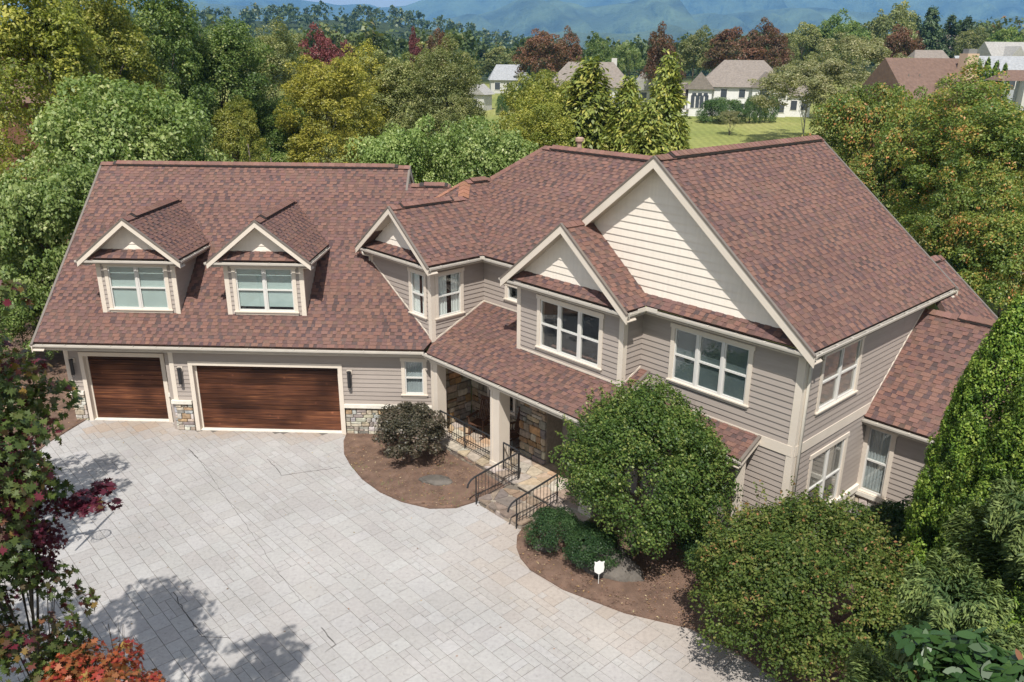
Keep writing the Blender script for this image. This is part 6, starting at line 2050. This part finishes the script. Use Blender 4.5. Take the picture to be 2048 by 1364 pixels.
# hedges and lawn shrubs of the neighbours
def nshrub(label, px, top, wpx, dist, mat='dark', crown='f0', cb=-.30, name='round_shrub', trunk='s'):
    crown = 'n3' if crown[0] == 'f' else crown
    tree(name, label, px, top, wpx, dist, crown, mat, trunk, cb, cat='shrub')


nshrub('long dark green hedge mass in front of the white hip-roofed house', 1445, 195, 92, 138, 'dark', 'f0', name='hedge')
nshrub('round clipped shrub next to the hedge mass, left of three', 1503, 192, 30, 138, 'dark', 'f1')
nshrub('round clipped shrub, middle of three by the white house', 1524, 190, 28, 139, 'dark', 'f2')
nshrub('round clipped shrub, right of three by the white house', 1546, 188, 30, 140, 'dark', 'f0')
nshrub('small open crape myrtle alone on the lawn below the hedge', 1463, 218, 46, 124, 'oak', 's1', .25, 'lawn_shrub')
nshrub('egg-shaped clipped shrub on the far lawn, front of three', 1005, 187, 28, 142, 'dark', 'f1')
nshrub('egg-shaped clipped shrub on the far lawn, middle of three', 1028, 177, 30, 150, 'dark', 'f2')
nshrub('egg-shaped clipped shrub on the far lawn, rear of three', 1046, 168, 28, 158, 'dark', 'f0')

# ------------------------------------------------------------------ far woods, mountains, haze
def far_woods():
    rng = np.random.default_rng(77)
    Ps = []; Ns = []; Ss = []; Rs = []
    tmpl = [broad_points(52, 14, 900 + i, cr=(.26, .46), ragged=.25) for i in range(6)]
    tmpn = [broad_points(270, 34, 950 + i, cr=(.18, .34), ragged=.25) for i in range(6)]
    n = 6300
    az = rng.uniform(rad(-38), rad(36), n) + YAW; di = np.exp(rng.uniform(math.log(225), math.log(1300), n))
    x = CAM[0] + np.sin(az) * di; y = CAM[1] + np.cos(az) * di
    px = 1024 + np.tan(az - YAW) * 1600
    keep = np.where(px > 930, di > 300, di > 225)
    keep &= rng.random(n) < np.interp(di, [225, 420, 700, 1300], [.32, .5, .9, 1.0])
    x, y, di = x[keep], y[keep], di[keep]
    h = rng.uniform(11, 19, len(x)) * np.interp(di, [200, 1200], [.85, 1.0]); r = h * rng.uniform(.30, .46, len(x))
    z = Hh(x, y)
    for i in range(len(x)):
        near = di[i] < 430
        P, nn, rd, _ = (tmpn if near else tmpl)[i % 6]
        a_ = rng.uniform(0, 6.28); c_, s_ = math.cos(a_), math.sin(a_)
        Q = np.stack([P[:, 0] * c_ - P[:, 1] * s_, P[:, 0] * s_ + P[:, 1] * c_, P[:, 2]], 1) * np.array([r[i], r[i], h[i] / 2])
        Ps.append(Q + np.array([x[i], y[i], z[i]])); Ns.append(nn)
        Ss.append(np.full(len(P), r[i] * (.25 if near else .50))); Rs.append(np.clip(rd * .5 + rng.uniform(0, .5), 0, 1))
    me = leaf_mesh('far_woods', np.concatenate(Ps), np.concatenate(Ns), np.concatenate(Ss), np.concatenate(Rs), rng, aspect=.8)
    me.materials.append(leaf_mat('far_foliage', [(0, (.030, .050, .020)), (.45, (.060, .088, .030)), (.8, (.100, .120, .042)), (.95, (.15, .13, .05)), (1, (.18, .08, .045))], trans=.25))
    return tag(link(bpy.data.objects.new('far_woods', me)), 'mixed woods covering the hills beyond the houses', 'woods', kind='stuff')


far_woods()
MTN = noise_mat('mountain_forest', (.080, .108, .050), .95, .0028, .75, 1.0, .012, bdist=60.0)  # wide tone contrast in the colour stands in for sunlit and shadowed slopes


def mountain(dist, depth, prof, seed, rough):
    rng = np.random.default_rng(seed)
    na, nr = 420, 40
    px = np.linspace(-500, 2550, na); py = np.interp(px, [p[0] for p in prof], [p[1] for p in prof])
    k = np.ones(9) / 9; py = np.convolve(np.pad(py, 4, mode='edge'), k, mode='valid')
    tt = np.linspace(0, 1, nr)
    amp = [(rng.uniform(.5, 1) / (j + 1), rng.uniform(.004, .012) * (j + 1) ** 1.2, rng.uniform(0, 6.28), rng.uniform(2, 7) * (j + 1) * .6) for j in range(9)]
    v = []
    for j, t in enumerate(tt):
        for i in range(na):
            r = ray(px[i], 118); hyp = math.hypot(r[0], r[1]); d = dist - depth * (1 - t)
            x = CAM[0] + r[0] / hyp * d; y = CAM[1] + r[1] / hyp * d
            rc = ray(px[i], py[i]); zc = CAM[2] + rc[2] / math.hypot(rc[0], rc[1]) * dist
            fold = sum(a_ * math.sin(px[i] * w_ + ph + t * q_) for a_, w_, ph, q_ in amp)
            s_ = t * t * (3 - 2 * t)
            z = -40 + (zc + 40) * s_ + rough * fold * (math.sin(math.pi * min(1, t * 1.0)) * .9 + .06)
            v.append((x, y, z))
    f = [(j * na + i, j * na + i + 1, (j + 1) * na + i + 1, (j + 1) * na + i) for j in range(nr - 1) for i in range(na - 1)]
    me = bpy.data.meshes.new('mountain'); me.from_pydata(v, [], f); me.materials.append(MTN)
    me.polygons.foreach_set('use_smooth', [True] * len(f))
    return tag(link(bpy.data.objects.new('mountain', me)), kind='structure')


mountain(9000, 2600, [(-500, 20), (0, 10), (300, 8), (400, -4), (520, -8), (620, 0), (700, 13), (800, 18), (880, 8), (960, -4), (1060, -14), (1220, -18), (1400, -12), (1500, -24), (1700, -28), (1840, -6), (1950, 0), (2048, -8), (2550, 0)], 1, 170)
mountain(6300, 2000, [(-500, 50), (0, 40), (350, 14), (520, 14), (620, 30), (760, 58), (880, 40), (1000, 22), (1090, 6), (1180, 16), (1300, 14), (1400, 34), (1500, 20), (1620, 14), (1750, 24), (1900, 40), (2048, 34), (2550, 40)], 2, 120)
mountain(4300, 1400, [(-500, 85), (0, 82), (600, 80), (1000, 84), (1120, 66), (1250, 78), (1400, 52), (1480, 64), (1560, 76), (1700, 62), (1900, 72), (2048, 62), (2550, 70)], 3, 60)
low = grid_mesh('valley', np.linspace(-9000, 9000, 40), np.linspace(2900, 9500, 30), lambda X, Y: -25 + 8 * np.sin(X * .002) * np.sin(Y * .0017), MTN)
tag(low, kind='structure')

hz = MB().box((-9800, -420, -80), (9800, 9700, 900)).build('haze', 'joint')
hm = bpy.data.materials.new('haze_air'); hm.use_nodes = True
nt = hm.node_tree; nt.nodes.clear()
out = N(nt, 'ShaderNodeOutputMaterial'); pv = N(nt, 'ShaderNodeVolumePrincipled')
pv.inputs['Color'].default_value = (.20, .52, 1.0, 1); pv.inputs['Density'].default_value = 1.2e-4
pv.inputs['Anisotropy'].default_value = 0.0
nt.links.new(pv.outputs[0], out.inputs['Volume'])
hz.data.materials.clear(); hz.data.materials.append(hm)
tag(hz, kind='stuff', label='pale blue summer haze filling the air over the valley', cat='haze')
